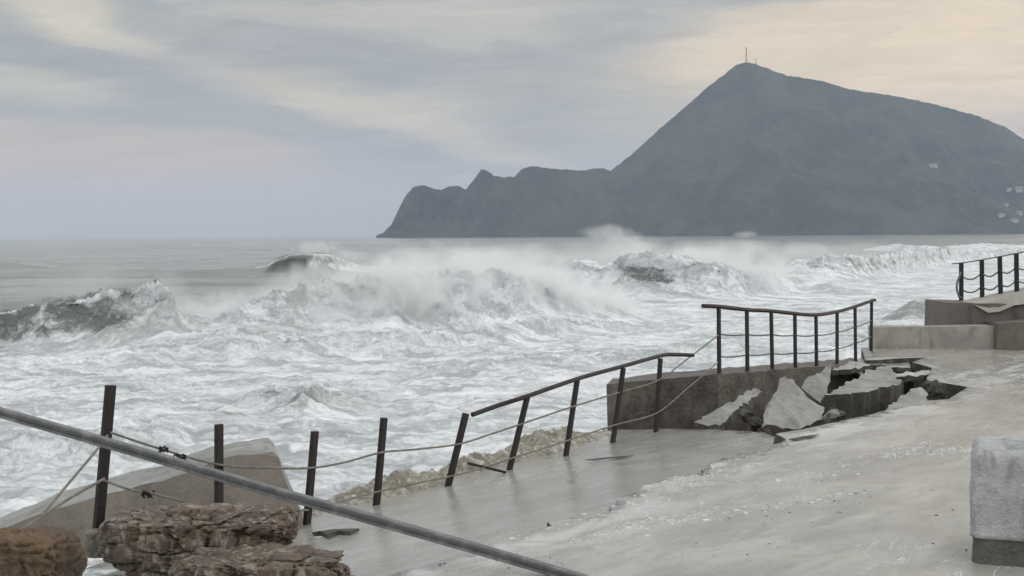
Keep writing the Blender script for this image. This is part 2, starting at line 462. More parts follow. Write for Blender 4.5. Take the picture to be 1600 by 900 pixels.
def build_sea():
    az_px = np.concatenate([np.linspace(-700, -40, 60, endpoint=False), np.linspace(-40, 1640, 900), np.linspace(1640, 2300, 61)[1:]])
    r1 = np.geomspace(7, 20, 130, endpoint=False)
    r2 = np.geomspace(20, 170, 850, endpoint=False)
    r3 = np.geomspace(170, 700, 200, endpoint=False)
    r4 = np.geomspace(700, 12000, 90)
    rr = np.concatenate([r1, r2, r3, r4])
    PX, RR = np.meshgrid(az_px, rr)
    hor = np.array([[P(a, 368, 1.0).x, P(a, 368, 1.0).y] for a in az_px])
    hor /= np.linalg.norm(hor, axis=1)[:, None]
    DX, DY = hor[:, 0][None, :] + 0 * RR, hor[:, 1][None, :] + 0 * RR
    X, Y = DX * RR, DY * RR
    Z = np.zeros_like(X); foam = np.zeros_like(X); lace = np.zeros_like(X)
    shift = np.zeros_like(X)
    # swell and chop
    far = sstep(60, 220, RR)
    res = np.clip(1 - RR / 1500, 0, 1)
    Z += 0.35 * perlin(X / 42, Y / 19 + X / 90, 3) * (0.4 + 0.6 * far)
    Z += 0.16 * fbm(X / 9, Y / 3.2, 3, 9) * res
    churn = 1 - sstep(40, 110, RR)
    Z += (0.14 * ridged(X / 4.5, Y / 1.7, 4, 20, 0.55) - 0.12) * (0.25 + 0.75 * churn) * np.clip(1 - RR / 500, 0, 1)
    Z += 0.05 * fbm(X / 0.9, Y / 0.45, 3, 31, 0.6) * (1 - sstep(40, 90, RR))
    # base foam cover: churned white inside the break, thinning outside
    brk = interp(PX, [(-700, 52), (280, 56), (600, 70), (820, 95), (1050, 100), (1230, 140), (1420, 260), (1600, 420), (2300, 500)])
    inside = 1 - sstep(0.9, 1.15, RR / brk)
    foam += 0.22 + 0.66 * inside
    foam += 0.16 * fbm(X / 14, Y / 5, 3, 40) * inside + 0.10 * perlin(X / 60, Y / 14, 47) * (1 - inside)
    # quieter grey patches of water close in
    foam -= 0.20 * sstep(0.05, 0.5, perlin(X / 11, Y / 5.5, 52)) * inside

    def wave(crest, amp, lf, lb, over, ffront, fcrest, rough, fback=None, seed=0, lacey=0.0, cw=0.8):
        nonlocal Z, foam, shift, lace
        rc = interp(PX, crest); A = interp(PX, amp)
        sc = rc / 55.0
        rc = rc + 1.6 * sc * perlin(X / (7 * sc), Y * 0 + seed * 3.1, 60 + seed) + 0.5 * sc * perlin(X / (1.9 * sc), Y * 0 + seed, 70 + seed)
        A = A * (1 + 0.16 * perlin(X / (4.5 * sc), Y * 0 + seed * 7.7, 80 + seed) + 0.07 * perlin(X / (1.1 * sc), Y * 0 + seed * 5.7, 86 + seed))
        d = RR - rc
        w = np.where(d < 0, np.exp(-np.abs(d / lf) ** 1.7), np.exp(-(d / lb) ** 2))
        on = sstep(0.05, 0.5, A)
        bulge = 1 + rough * fbm(X / (1.5 * sc), Y / (1.0 * sc), 5, 90 + seed, 0.68)
        Z += A * w * bulge
        shift += -over * A * np.clip(w, 0, 1) ** 3 * on
        fr = np.where(d < 0.6, 1.0, 0.0) * sstep(0.10, 0.5, w) * on
        foam = foam * (1 - fr) + (ffront) * fr
        cr = np.exp(-(np.abs(d + 0.2) / (cw * sc)) ** 2) * on
        foam = np.maximum(foam, fcrest * cr)
        if fback is not None:
            bk = np.where(d >= 0.3, 1.0, 0.0) * sstep(0.05, 0.6, w) * on
            foam = foam * (1 - bk) + fback * bk
        lace = np.maximum(lace, lacey * fr)

    # left breaker still standing, grey-green face laced with foam
    face_f = interp(PX, [(-700, .45), (0, .50), (120, .44), (190, .50), (230, .72), (262, .95), (2300, .95)])
    wave([(-700, 62), (0, 57), (150, 55.5), (270, 54), (300, 54)],
         [(-700, 1.7), (-100, 1.7), (0, 1.75), (60, 2.05), (150, 2.4), (190, 2.6), (225, 2.75), (248, 2.75), (262, 2.4), (274, 1.5), (295, 0.7), (330, 0), (2300, 0)],
         2.0, 7.0, 0.62, face_f, 0.60, 0.12, 0.38, 1, 0.8)
    # its broken part: a wall of white water running to the middle
    wave([(-700, 54), (250, 54), (400, 56), (600, 58), (750, 60), (880, 64), (980, 68), (2300, 68)],
         [(-700, 0), (262, 0), (300, 0.7), (345, 1.35), (400, 1.85), (480, 2.1), (560, 2.55), (640, 2.7), (720, 2.55), (800, 2.25), (860, 1.85), (920, 1.3), (975, 0.5), (1010, 0), (2300, 0)],
         3.2, 6.0, 0.45, 0.97, 1.0, 0.20, 0.9, 2)
    # toe of rolling foam before it
    wave([(-700, 46), (250, 49), (450, 49), (650, 51), (900, 58), (1000, 62), (2300, 62)],
         [(-700, 0.35), (100, 0.3), (260, 0.5), (420, 0.75), (640, 0.75), (820, 0.7), (960, 0.4), (1100, 0.2), (2300, 0.2)],
         1.7, 3.0, 0.2, 0.92, 0.9, 0.28, None, 3)
    # middle breaker
    mf = interp(PX, [(-700, .8), (800, .62), (850, .55), (905, .62), (935, .9), (960, .6), (1000, .46), (1040, .46), (1075, .8), (1150, .95), (2300, .95)])
    wave([(-700, 92), (800, 91), (900, 90), (1000, 88), (1060, 89), (1250, 98), (2300, 110)],
         [(-700, 0), (770, 0), (815, 1.5), (860, 2.2), (905, 2.6), (940, 2.2), (970, 2.9), (1010, 3.3), (1040, 3.1), (1090, 2.4), (1180, 1.9), (1260, 1.2), (1330, .5), (1400, 0), (2300, 0)],
         2.6, 9.0, 0.8, mf, 0.9, 0.14, 0.7, 4, 0.8)
    # far lone barrel
    ff = interp(PX + 9 * fbm(X / 2.2, RR / 1.4, 3, 170), [(-700, .5), (330, .2), (400, .35), (428, .02), (476, .02), (484, .45), (500, .58), (511, .22), (520, .55), (545, .95), (2300, .9)])
    wave([(-700, 160), (425, 156), (480, 152), (540, 156), (700, 175), (2300, 200)],
         [(-700, 0.5), (300, 0.6), (380, 1.0), (415, 1.4), (432, 2.3), (452, 2.8), (480, 3.0), (505, 2.9), (524, 2.4), (542, 1.6), (570, 1.0), (640, 0.8), (760, 0.5), (900, 0.3), (2300, 0)],
         3.6, 16.0, 0.9, ff, interp(PX, [(-700, .1), (350, .12), (375, .55), (424, .6), (440, .55), (470, .8), (500, .85), (525, .9), (600, .85), (700, .5), (780, .15), (2300, .1)]), 0.05, None, 5, 0.2, 0.36)
    # right breaker
    wave([(-700, 128), (1230, 128), (1330, 132), (1400, 150), (1480, 190), (1600, 240), (2300, 300)],
         [(-700, 0), (1205, 0), (1245, 1.7), (1290, 2.2), (1350, 2.2), (1400, 2.6), (1440, 2.2), (1520, 1.6), (1640, 1.4), (2300, 1)],
         4.5, 11.0, 0.6, .60, 0.75, 0.22, 0.75, 6, 0.8)
    # low rollers further out and close in
    wave([(-700, 300), (1350, 330), (1450, 290), (1600, 310), (2300, 330)], [(-700, 0), (1340, 0), (1400, 2.0), (1470, 1.3), (1540, 2.1), (1640, 1.6), (2300, 1.2)], 7, 26, 0.5, .72, 1.0, 0.15, None, 7)
    wave([(-700, 270), (2300, 255)], [(-700, 0), (690, 0), (725, 1.2), (775, 1.2), (805, 0), (2300, 0)], 6, 20, 0.4, .6, 1.0, 0.1, None, 8)
    wave([(-700, 220), (2300, 240)], [(-700, .5), (0, 0.9), (40, 0.7), (90, 0), (2300, 0)], 5, 20, 0.3, .2, .3, 0.1, None, 9)
    wave([(-700, 66), (1380, 66), (1500, 68), (2300, 70)], [(-700, 0), (1370, 0), (1425, 1.0), (1480, 0.9), (1530, 0.1), (2300, 0)], 2.2, 4, 0.3, .45, .6, 0.2, None, 10)
    wave([(-700, 37), (380, 36), (470, 33.5), (560, 35), (2300, 36)], [(-700, 0), (360, 0), (420, .35), (470, .6), (530, .3), (600, 0), (2300, 0)], 1.2, 2.4, 0.3, .5, .7, 0.3, None, 11)
    wave([(-700, 30), (-50, 30), (120, 28), (260, 30), (2300, 30)], [(-700, .4), (-50, .4), (120, .5), (240, .35), (300, 0), (2300, 0)], 1.1, 2.2, 0.3, .75, .9, 0.3, None, 12)
    wave([(-700, 42), (650, 42), (900, 44), (1080, 47), (2300, 50)], [(-700, 0), (620, 0), (720, .35), (900, .4), (1080, .45), (1250, .3), (1330, 0), (2300, 0)], 1.3, 3, 0.3, .8, .9, 0.3, None, 13)
    # keep the water below the deck near the promenade
    near = 1 - sstep(14, 24, RR)
    Z = Z * (1 - 0.5 * near)
    rs = np.maximum(RR + shift, 5)
    V = np.stack([DX * rs, DY * rs, Z], -1).reshape(-1, 3)
    o = npmesh('sea', V, grid_faces(*X.shape), M_sea, True, {'foam': np.clip(foam, 0, 1).ravel(), 'lace': lace.ravel()})
    tag(o, 'stormy grey sea churned white by breakers along the promenade', 'sea', kind='structure')
build_sea()

# ------------------------------------------------------------------ headland
RIDGE = [(588, 369), (600, 363), (612, 350), (622, 330), (632, 308), (645, 292), (660, 290), (690, 297), (700, 292), (715, 290), (728, 297),
         (740, 280), (752, 265), (760, 265), (772, 275), (790, 277), (803, 276), (815, 265), (830, 259), (850, 262), (880, 265), (915, 266),
         (935, 262), (955, 266), (985, 243), (1015, 215), (1050, 185), (1085, 155), (1100, 141), (1120, 125), (1150, 102), (1165, 97), (1180, 100),
         (1230, 118), (1280, 125), (1330, 140), (1400, 150), (1470, 165), (1530, 182), (1570, 198), (1600, 217), (1700, 262), (1800, 305), (1900, 340), (2000, 366)]
RD = [(588, 3050), (750, 3100), (955, 3200), (1165, 3300), (1600, 3200), (2000, 3000)]

def hill_point(px, v):
    pass

def build_headland():
    px = np.concatenate([np.linspace(588, 960, 300, endpoint=False), np.linspace(960, 2000, 420)])
    py = interp(px, RIDGE) ; D = interp(px, RD)
    pts = np.array([list(P(a, b, d)) for a, b, d in zip(px, py, D)])
    zr = np.maximum(pts[:, 2], 0.5)
    zr = zr + 2.0 * fbm(px / 9.0, px * 0 + 3.3, 3, 5)
    dirs = pts[:, :2] / np.linalg.norm(pts[:, :2], axis=1)[:, None]
    rg = np.linalg.norm(pts[:, :2], axis=1)
    front = 40 + zr * interp(px, [(588, .25), (720, .45), (955, 1.3), (1165, 1.5), (1600, 2.2), (2000, 2.5)])
    vs = np.concatenate([np.linspace(0, 1, 150), np.linspace(1, 2, 40)[1:]])
    V, PXg = np.meshgrid(vs, px, indexing='ij')
    ZR = zr[None, :] + 0 * V; FR = front[None, :] + 0 * V; RG = rg[None, :] + 0 * V
    rad = np.where(V <= 1, RG - FR * (1 - V), RG + (V - 1) * 900)
    X, Y = dirs[:, 0][None, :] * rad, dirs[:, 1][None, :] * rad
    prof = np.where(V <= 1, 0.72 * V + 0.28 * V ** 2.2, 1 - (np.clip(V - 1, 0, 1)) ** 1.6)
    Z = ZR * prof
    win = np.clip(np.sin(np.pi * np.clip(V, 0, 1)), 0, 1)
    gul = ridged(X / 260 + Y / 900, Y / 700, 5, 130, 0.5) - 0.6
    Z = Z + win * np.minimum(ZR, 260) * 0.15 * gul
    Z = Z + win * 6 * fbm(X / 40, Y / 40, 3, 140)
    Z = np.maximum(Z, -2 * (V < .001) - 0.0)
    Z = np.where((V == 0) | (V == 2), -2.0, Z)
    # rock ribs on the sea cliff at the cape
    cl = (1 - sstep(700, 900, PXg)) * win
    rad = rad + cl * 22 * ridged(X / 55, Z / 160, 4, 150)
    X, Y = dirs[:, 0][None, :] * rad, dirs[:, 1][None, :] * rad
    o = npmesh('headland', np.stack([X, Y, Z], -1).reshape(-1, 3), grid_faces(*X.shape), M_hill, True)
    tag(o, 'steep blue-grey headland rising to a peak across the bay', 'mountain', kind='structure')
    return X, Y, Z, px, vs
HX, HY, HZ, HPX, HVS = build_headland()

def on_hill(px, v):
    j = int(np.argmin(np.abs(HPX - px))); i = int(np.argmin(np.abs(HVS - v)))
    return Vector((HX[i, j], HY[i, j], HZ[i, j]))

def on_hill_seen(px, py):       # the point of the slope that the camera sees at this pixel
    j = int(np.argmin(np.abs(HPX - px)))
    best = None
    inv = CM.inverted()
    for i in range(0, 150):
        q = Vector((HX[i, j], HY[i, j], HZ[i, j])); l = inv @ q
        y = 450 - F * l.y / -l.z
        if best is None or abs(y - py) < best[0]: best = (abs(y - py), q)
    return best[1]

M_mast = metal('mast steel', (0.09, 0.09, 0.095), (0.14, 0.14, 0.14), 0.5, 0.3)
def mast(px, py_top, width, name, label, n_arm):
    base = on_hill(px, 1.0) - Vector((0, 0, 2))
    d = base.y
    top = P(px, py_top, d)
    H = top.z - base.z
    t = empty(name, base)
    tag(t, label, 'radio mast')
    bm = bmesh.new()
    for sx, sy in ((-1, -1), (1, -1), (0, 1)):
        tube(bm, [base + Vector((sx * width, sy * width, 0)), base + Vector((sx * width * .3, sy * width * .3, H))], width * 0.22, 5)
    k = 9
    for i in range(k):
        a, b = i / k, (i + 1) / k
        wa, wb = width * (1 - .7 * a), width * (1 - .7 * b)
        tube(bm, [base + Vector((-wa, -wa, H * a)), base + Vector((wb, -wb, H * b))], width * 0.12, 4)
        tube(bm, [base + Vector((wa, -wa, H * a)), base + Vector((0, wb, H * b))], width * 0.12, 4)
        tube(bm, [base + Vector((0, wa, H * a)), base + Vector((-wb, -wb, H * b))], width * 0.12, 4)
    link('lattice', bm, M_mast, t)
    for i in range(n_arm):
        bm = bmesh.new()
        z = H * (0.55 + 0.4 * i / max(1, n_arm - 1))
        tube(bm, [base + Vector((-width * .8, -width * .6, z)), base + Vector((-width * .8, -width * 1.2, z))], [width * .9, width * .75], 12)
        link('antenna_dish', bm, M_mast, t)
mast(1166, 76, 1.7, 'radio_mast', 'tall thin lattice mast on the highest peak of the headland', 2)
mast(1181, 92, 1.1, 'radio_mast', 'short stubby mast just right of the tall one on the peak', 1)

M_white = concrete('white house walls', (0.40, 0.39, 0.37), (0.52, 0.51, 0.49), 0.3, (0.7, 0.9), None, 0, 0.1, 3)
M_roof = concrete('clay roof', (0.20, 0.11, 0.075), (0.30, 0.17, 0.12), 0.5, (0.7, 0.9), None, 0, 0.2, 4)
M_dark = concrete('dark window', (0.03, 0.035, 0.04), (0.05, 0.055, 0.06), 1, (0.2, 0.3), None, 0, 0.0, 4)
def house(px, py, w, h, dpt, label):
    q = on_hill_seen(px, py)
    base = q + Vector((0, 0, -4))
    t = empty('house', base); tag(t, label, 'house', 'white houses on the slope of the headland')
    H = h + 4
    bm = bmesh.new()
    bmesh.ops.create_cube(bm, size=1, matrix=Matrix.Translation(base + Vector((0, 0, H / 2))) @ Matrix.Diagonal((w, dpt, H, 1)))
    link('wall', bm, M_white, t)
    bm = bmesh.new()
    x, y, z = w / 2 + .6, dpt / 2 + .6, base.z + H + .003
    vs = [bm.verts.new((base.x + a * x, base.y + b * y, z)) for a, b in ((-1, -1), (1, -1), (1, 1), (-1, 1))]
    rd = [bm.verts.new((base.x + a * w * .3, base.y, z + h * .3)) for a in (-1, 1)]
    bm.faces.new(vs[::-1]); bm.faces.new((vs[0], vs[1], rd[1], rd[0])); bm.faces.new((vs[2], vs[3], rd[0], rd[1]))
    bm.faces.new((vs[1], vs[2], rd[1])); bm.faces.new((vs[3], vs[0], rd[0]))
    link('roof', bm, M_roof, t)
    for k in (-1, 0, 1):
        bm = bmesh.new()
        bmesh.ops.create_cube(bm, size=1, matrix=Matrix.Translation(base + Vector((k * w * .3, -dpt / 2 - .03, 4 + h * .5))) @ Matrix.Diagonal((w * .13, .1, h * .4, 1)))
        link('window', bm, M_dark, t)
for h in [(1458, 260, 17, 6, 10, 'lone white house halfway up the open slope of the headland'),
          (1579, 297, 11, 5, 9, 'small white house, left one of the upper pair near the right edge'),
          (1592, 298, 15, 8, 10, 'larger white house, right one of the upper pair near the right edge'),
          (1573, 322, 10, 5, 9, 'small house with clay roof just below the upper pair of houses'),
          (1594, 334, 14, 6, 10, 'white house above the shore at the right edge, below the upper pair'),
          (1566, 338, 12, 5, 9, 'low house above the shore, left of the one at the right edge'),
          (1586, 345, 16, 5, 9, 'lowest and widest house, close above the far waterline')]:
    house(*h)

# ------------------------------------------------------------------ promenade (s runs along the railing, t inland from it)
S0 = Vector((2.06, 17.9)); SD = Vector((0.583, 0.812)).normalized(); TD = Vector((SD.y, -SD.x))
def st(s, t): q = S0 + SD * s + TD * t; return (q.x, q.y)
def to_st(x, y): d = Vector((x, y)) - S0; return d.dot(SD), d.dot(TD)
CRACK = 2.6
def deck_z(x, y):
    s, t = to_st(x, y)
    z = 2.20 + 0.02 * mnoise.noise((x * .4, y * .4, 0)) + 0.012 * mnoise.noise((x * 1.7, y * 1.7, 3))
    return z + 0.05 * max(0, min(1, (s - 4) / 5))
def sunk_z(x, y):
    s, t = to_st(x, y)
    z = 1.83 + 0.24 * max(-.3, min(1.1, t / CRACK))
    return z + 0.02 * mnoise.noise((x * .5, y * .5, 5)) + 0.01 * mnoise.noise((x * 2.1, y * 2.1, 8))

def in_poly(x, y, poly):
    r = False; n = len(poly); j = n - 1
    for i in range(n):
        xi, yi = poly[i]; xj, yj = poly[j]
        if (yi > y) != (yj > y) and x < (xj - xi) * (y - yi) / (yj - yi) + xi: r = not r
        j = i
    return r

def resample(poly, step, jit, seed):
    rnd = random.Random(seed); out = []
    n = len(poly)
    for i in range(n):
        a = Vector(poly[i][:2]); b = Vector(poly[(i + 1) % n][:2])
        j = poly[i][2] if len(poly[i]) > 2 else jit
        k = max(1, int((b - a).length / step))
        nrm = Vector((-(b - a).y, (b - a).x)).normalized()
        for q in range(k):
            p = a.lerp(b, q / k)
            if q and j: p = p + nrm * (j * (1.4 * mnoise.noise((p.x * 2.3, p.y * 2.3, seed)) + rnd.uniform(-.45, .45)))
            out.append((p.x, p.y))
    return out

def plate(name, poly, zf, depth, mat, grid, side_mat=None):
    """a ground plate with the outline poly, its top following zf and its sides going down to `depth`"""
    xs = [p[0] for p in poly]; ys = [p[1] for p in poly]
    pts = [Vector(p) for p in poly]; n = len(pts)
    edges = [(i, (i + 1) % n) for i in range(n)]
    rnd = random.Random(3)
    y = min(ys)
    while y < max(ys):
        g = grid * max(0.5, y / 11)
        x = min(xs)
        while x < max(xs):
            q = (x + rnd.uniform(-.2, .2) * g, y + rnd.uniform(-.2, .2) * g)
            if in_poly(q[0], q[1], poly): pts.append(Vector(q))
            x += g
        y += g
    v, e, f, *_ = delaunay_2d_cdt(pts, edges, [], 0, 1e-5)
    bm = bmesh.new()
    bv = [bm.verts.new((p.x, p.y, zf(p.x, p.y))) for p in v]
    for t in f:
        c = sum((v[i] for i in t), Vector((0, 0))) / len(t)
        if in_poly(c.x, c.y, poly):
            try: bm.faces.new([bv[i] for i in t])
            except ValueError: pass
    for f_ in bm.faces: f_.smooth = True
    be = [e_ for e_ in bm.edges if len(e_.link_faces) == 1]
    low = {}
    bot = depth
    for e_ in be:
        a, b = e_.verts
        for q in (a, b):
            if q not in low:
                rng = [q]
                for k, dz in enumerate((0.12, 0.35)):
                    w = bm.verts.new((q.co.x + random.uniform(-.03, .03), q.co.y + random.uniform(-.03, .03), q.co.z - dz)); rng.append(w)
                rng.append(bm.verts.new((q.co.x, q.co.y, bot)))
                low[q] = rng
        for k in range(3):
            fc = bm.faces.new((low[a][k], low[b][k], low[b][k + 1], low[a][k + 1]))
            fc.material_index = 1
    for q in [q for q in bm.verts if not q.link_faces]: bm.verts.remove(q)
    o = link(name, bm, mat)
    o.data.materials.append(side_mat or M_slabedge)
    return o

def px2(px, py, z=2.2): q = PZ(px, py, z); return (q.x, q.y)

# outline of the firm deck: starts at the crack, turns round the hole, along the far wall, back on the right
up_poly = [st(-30, CRACK) + (0.05,), px2(700, 872) + (0.10,), px2(800, 850) + (0.10,), px2(880, 812) + (0.12,), px2(930, 804) + (0.10,), px2(1000, 765) + (0.12,), px2(1040, 748) + (0.10,), px2(1075, 744) + (0.08,), px2(1110, 722) + (0.10,), px2(1150, 716) + (0.08,), px2(1228, 688) + (0.03,),
           px2(1212, 678) + (0.02,), px2(1300, 661) + (0.03,), px2(1384, 641) + (0.03,), px2(1440, 626) + (0.02,), px2(1482, 624) + (0.0,), px2(1512, 603, 2.23) + (0.01,),
           px2(1448, 592, 2.23) + (0.01,), px2(1456, 574, 2.24) + (0.0,), px2(1425, 565, 2.24) + (0.01,), px2(1448, 558, 2.25) + (0.01,), px2(1352, 562, 2.25) + (0.0,)]
far1 = P(1364, 545, 26.0); 
up_poly += [(far1.x - .15, far1.y + .3, 0), (18.0, 26.4, 0), (18.0, -3.0, 0), (-14.0, -3.0, 0)]
UP = resample(up_poly, 0.11, 0.0, 4)
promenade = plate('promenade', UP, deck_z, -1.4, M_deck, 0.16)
tag(promenade, 'wet pale concrete promenade with a broken edge', 'promenade', kind='structure')

e1 = PZ(948, 652, 1.9); e2 = PZ(1090, 661, 1.95); e3 = PZ(1195, 674, 2.0)
lo_poly = [st(-30, -0.5) + (0.10,), st(-7.5, -0.55) + (0.12,), st(-4.0, -0.6) + (0.13,), st(-1.2, -0.75) + (0.12,), (e1.x, e1.y, 0.03), (e2.x, e2.y, 0.04), (e3.x, e3.y, 0.0),
           px2(1245, 690, 2.1) + (0.0,)]
q = px2(1245, 690, 2.1); s_, t_ = to_st(*q)
lo_poly += [st(s_ - 0.3, CRACK + .45) + (0,), st(-30, CRACK + .45) + (0,)]
LO = resample(lo_poly, 0.11, 0.0, 9)
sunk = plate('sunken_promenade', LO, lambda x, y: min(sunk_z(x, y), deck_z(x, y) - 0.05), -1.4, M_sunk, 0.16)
tag(sunk, 'seaward strip of the promenade, sunken and tilted to the sea', 'promenade', kind='structure')

# washed-out ground inside the hole
bm = bmesh.new()
n = 40
g0, g1 = Vector((0.6, 15.0)), Vector((11.5, 26.2))
vv = [[None] * (n + 1) for _ in range(n + 1)]
for i in range(n + 1):
    for j in range(n + 1):
        x = g0.x + (g1.x - g0.x) * i / n; y = g0.y + (g1.y - g0.y) * j / n
        z = 1.15 + 0.28 * mnoise.fractal((x * .8, y * .8, 1), 1.0, 2.0, 4)
        vv[i][j] = bm.verts.new((x, y, z))
for i in range(n):
    for j in range(n): 
        c = (vv[i][j].co + vv[i + 1][j + 1].co) / 2
        if to_st(c.x, c.y)[1] > -0.9: bm.faces.new((vv[i][j], vv[i + 1][j], vv[i + 1][j + 1], vv[i][j + 1]))
for q in [q for q in bm.verts if not q.link_faces]: bm.verts.remove(q)
o = link('washed_out_ground', bm, M_soil, None, True)
tag(o, 'dark soil washed out under the broken promenade', 'ground', kind='structure')

# ------------------------------------------------------------------ walls
def prism_wall(bm, front, back, seg=0.25, rough=0.02, seed=0):
    """wall between two rows of (bottom, top) points: front row and back row, subdivided and roughened"""
    def dense(row):
        out = []
        for (b0, t0), (b1, t1) in zip(row, row[1:]):
            L = (Vector(b1) - Vector(b0)).length; k = max(1, int(L / seg))
            for i in range(k): out.append((Vector(b0).lerp(Vector(b1), i / k), Vector(t0).lerp(Vector(t1), i / k)))
        out.append((Vector(row[-1][0]), Vector(row[-1][1]))); return out
    Fr = dense(front); n_ = len(Fr)
    L = [0.0]
    for a, b in zip(Fr, Fr[1:]): L.append(L[-1] + (b[0] - a[0]).length)
    # back sampled at the same number
    def at(row, u):
        k = u * (len(row) - 1); i = min(int(k), len(row) - 2); f_ = k - i
        return (Vector(row[i][0]).lerp(Vector(row[i + 1][0]), f_), Vector(row[i][1]).lerp(Vector(row[i + 1][1]), f_))
    Lf = [0.0]
    for a, b in zip(front, front[1:]): Lf.append(Lf[-1] + (Vector(b[0]) - Vector(a[0])).length)
    def un(l):
        for i in range(len(Lf) - 1):
            if l <= Lf[i + 1] + 1e-6: return (i + (l - Lf[i]) / (Lf[i + 1] - Lf[i])) / (len(Lf) - 1)
        return 1.0
    nz = 5
    rows = []
    for i in range(n_):
        fb, ft = Fr[i]; bb, bt = at(back, un(L[i]))
        ring = [fb.lerp(ft, k / nz) for k in range(nz + 1)] + [ft.lerp(bt, k / 3) for k in (1, 2)] + [bt.lerp(bb, k / nz) for k in range(nz + 1)]
        r = []
        for p in ring:
            w = Vector((mnoise.noise(p * 2.1 + Vector((seed, 0, 0))), mnoise.noise(p * 2.1 + Vector((0, seed + 5, 0))), mnoise.noise(p * 3.3 + Vector((0, 0, seed + 9)))))
            r.append(bm.verts.new(p + w * rough))
        rows.append(r)
    m_ = len(rows[0])
    for a, b in zip(rows, rows[1:]):
        for k in range(m_): bm.faces.new((a[k], a[(k + 1) % m_], b[(k + 1) % m_], b[k]))
    bm.faces.new(rows[0][::-1]); bm.faces.new(rows[-1])

def wrow(pts, zb):              # (px, py of the top edge, depth) -> (bottom, top)
    r = []
    for px, py, d in pts:
        p = P(px, py, d); r.append((Vector((p.x, p.y, zb)), p))
    return r
# edge wall that carries the upper railing
wf = [(948, 600, 18.6), (1123, 585, 19.5), (1243, 575, 21.7), (1345, 568, 24.2)]
wb = [(958, 597, 19.2), (1118, 582, 20.1), (1236, 571, 22.4), (1336, 563, 25.0)]
fr = wrow(wf, -1.3); bk = wrow(wb, -1.3)
bk = [(b, Vector((t.x, t.y, f[1].z + .02))) for (b, t), f in zip(bk, fr)]
bm = bmesh.new(); prism_wall(bm, fr, bk, 0.22, 0.035, 2)
o = link('edge_wall', bm, M_wall)
tag(o, 'dark wet edge wall under the upright railing, laid bare by the collapse', 'wall')

# low pale wall across the far end
bm = bmesh.new()
fr = wrow([(1366, 511, 26.0), (1450, 511, 25.9), (1482, 510, 25.8), (1548, 509, 25.7), (1556, 509, 25.7)], 2.0); bk = [(b + Vector((0, .45, 0)), t + Vector((0, .45, 0))) for b, t in fr]
prism_wall(bm, fr, bk, 0.3, 0.018, 4)
o = link('low_wall', bm, M_lowwall)
tag(o, 'long low pale concrete wall across the far end of the promenade', 'wall')
# broken brown terrace wall at the right
tw = empty('terrace_wall', P(1600, 545, 25.6)); tag(tw, 'stepped brown terrace wall with a sandy sloping top at the right edge', 'wall')
bm = bmesh.new()
fr = wrow([(1559, 506, 25.5), (1600, 503, 25.4), (2500, 500, 25.0)], 1.9); bk = [(b + Vector((0, .9, 0)), t + Vector((0, .9, 0))) for b, t in fr]
prism_wall(bm, fr, bk, 0.3, 0.03, 5); link('lower_course', bm, M_brownwall, tw)
bm = bmesh.new()
fr = wrow([(1483, 474, 26.25), (1530, 474, 26.2), (1600, 474, 26.2), (2500, 472, 26.1)], 2.5); bk = [(b + Vector((0, 1.5, 0)), t + Vector((0, 1.5, 0))) for b, t in fr]
prism_wall(bm, fr, bk, 0.3, 0.03, 6); link('upper_course', bm, M_brownwall, tw)
bm = bmesh.new()
fr = [(Vector(P(a, b2, 26.12)), Vector(P(a, b1, 26.35))) for a, b1, b2 in ((1522, 474, 477), (1545, 470, 489), (1562, 467, 488), (1585, 461, 478), (1610, 455, 475), (1760, 440, 472), (2500, 436, 470))]
bk = [(b + Vector((0, 1.2, 0)), t + Vector((0, 1.0, 0))) for b, t in fr]
prism_wall(bm, fr, bk, 0.2, 0.05, 7); link('sandy_top', bm, M_sandcap, tw)

# ------------------------------------------------------------------ broken slabs in the hole
def shard(label, outline, thick, push, name='concrete_slab', rough=0.02, top=M_slab, group=None, seed=1):
    """a broken plate: outline = [(px, py, depth)] of its visible face, given `thick` along `push`"""
    pts = [P(*q) for q in outline]
    out = []
    for a, b in zip(pts, pts[1:] + pts[:1]):
        k = max(1, int((b - a).length / 0.07))
        for i in range(k):
            p = a.lerp(b, i / k)
            if i: p = p + Vector((mnoise.noise(p * 4), mnoise.noise(p * 4 + Vector((5, 0, 0))), mnoise.noise(p * 4 + Vector((0, 5, 0))))) * 0.05 + Vector((random.uniform(-1, 1), random.uniform(-1, 1), random.uniform(-1, 1))) * rough
            out.append(p)
    push = Vector(push).normalized() * thick
    bm = bmesh.new()
    f0 = [bm.verts.new(p) for p in out]
    f1 = [bm.verts.new(p + push * random.uniform(.85, 1.1) + Vector((random.uniform(-.02, .02), random.uniform(-.02, .02), 0))) for p in out]
    n_ = len(out)
    a = bm.faces.new(f0); b = bm.faces.new(f1[::-1])
    for i in range(n_):
        f_ = bm.faces.new((f0[i], f0[(i + 1) % n_], f1[(i + 1) % n_], f1[i])); f_.material_index = 1
    bmesh.ops.triangulate(bm, faces=[a, b])
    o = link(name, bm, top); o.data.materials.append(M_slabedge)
    return tag(o, label, 'slab', group or 'broken pavement slabs in the hole')

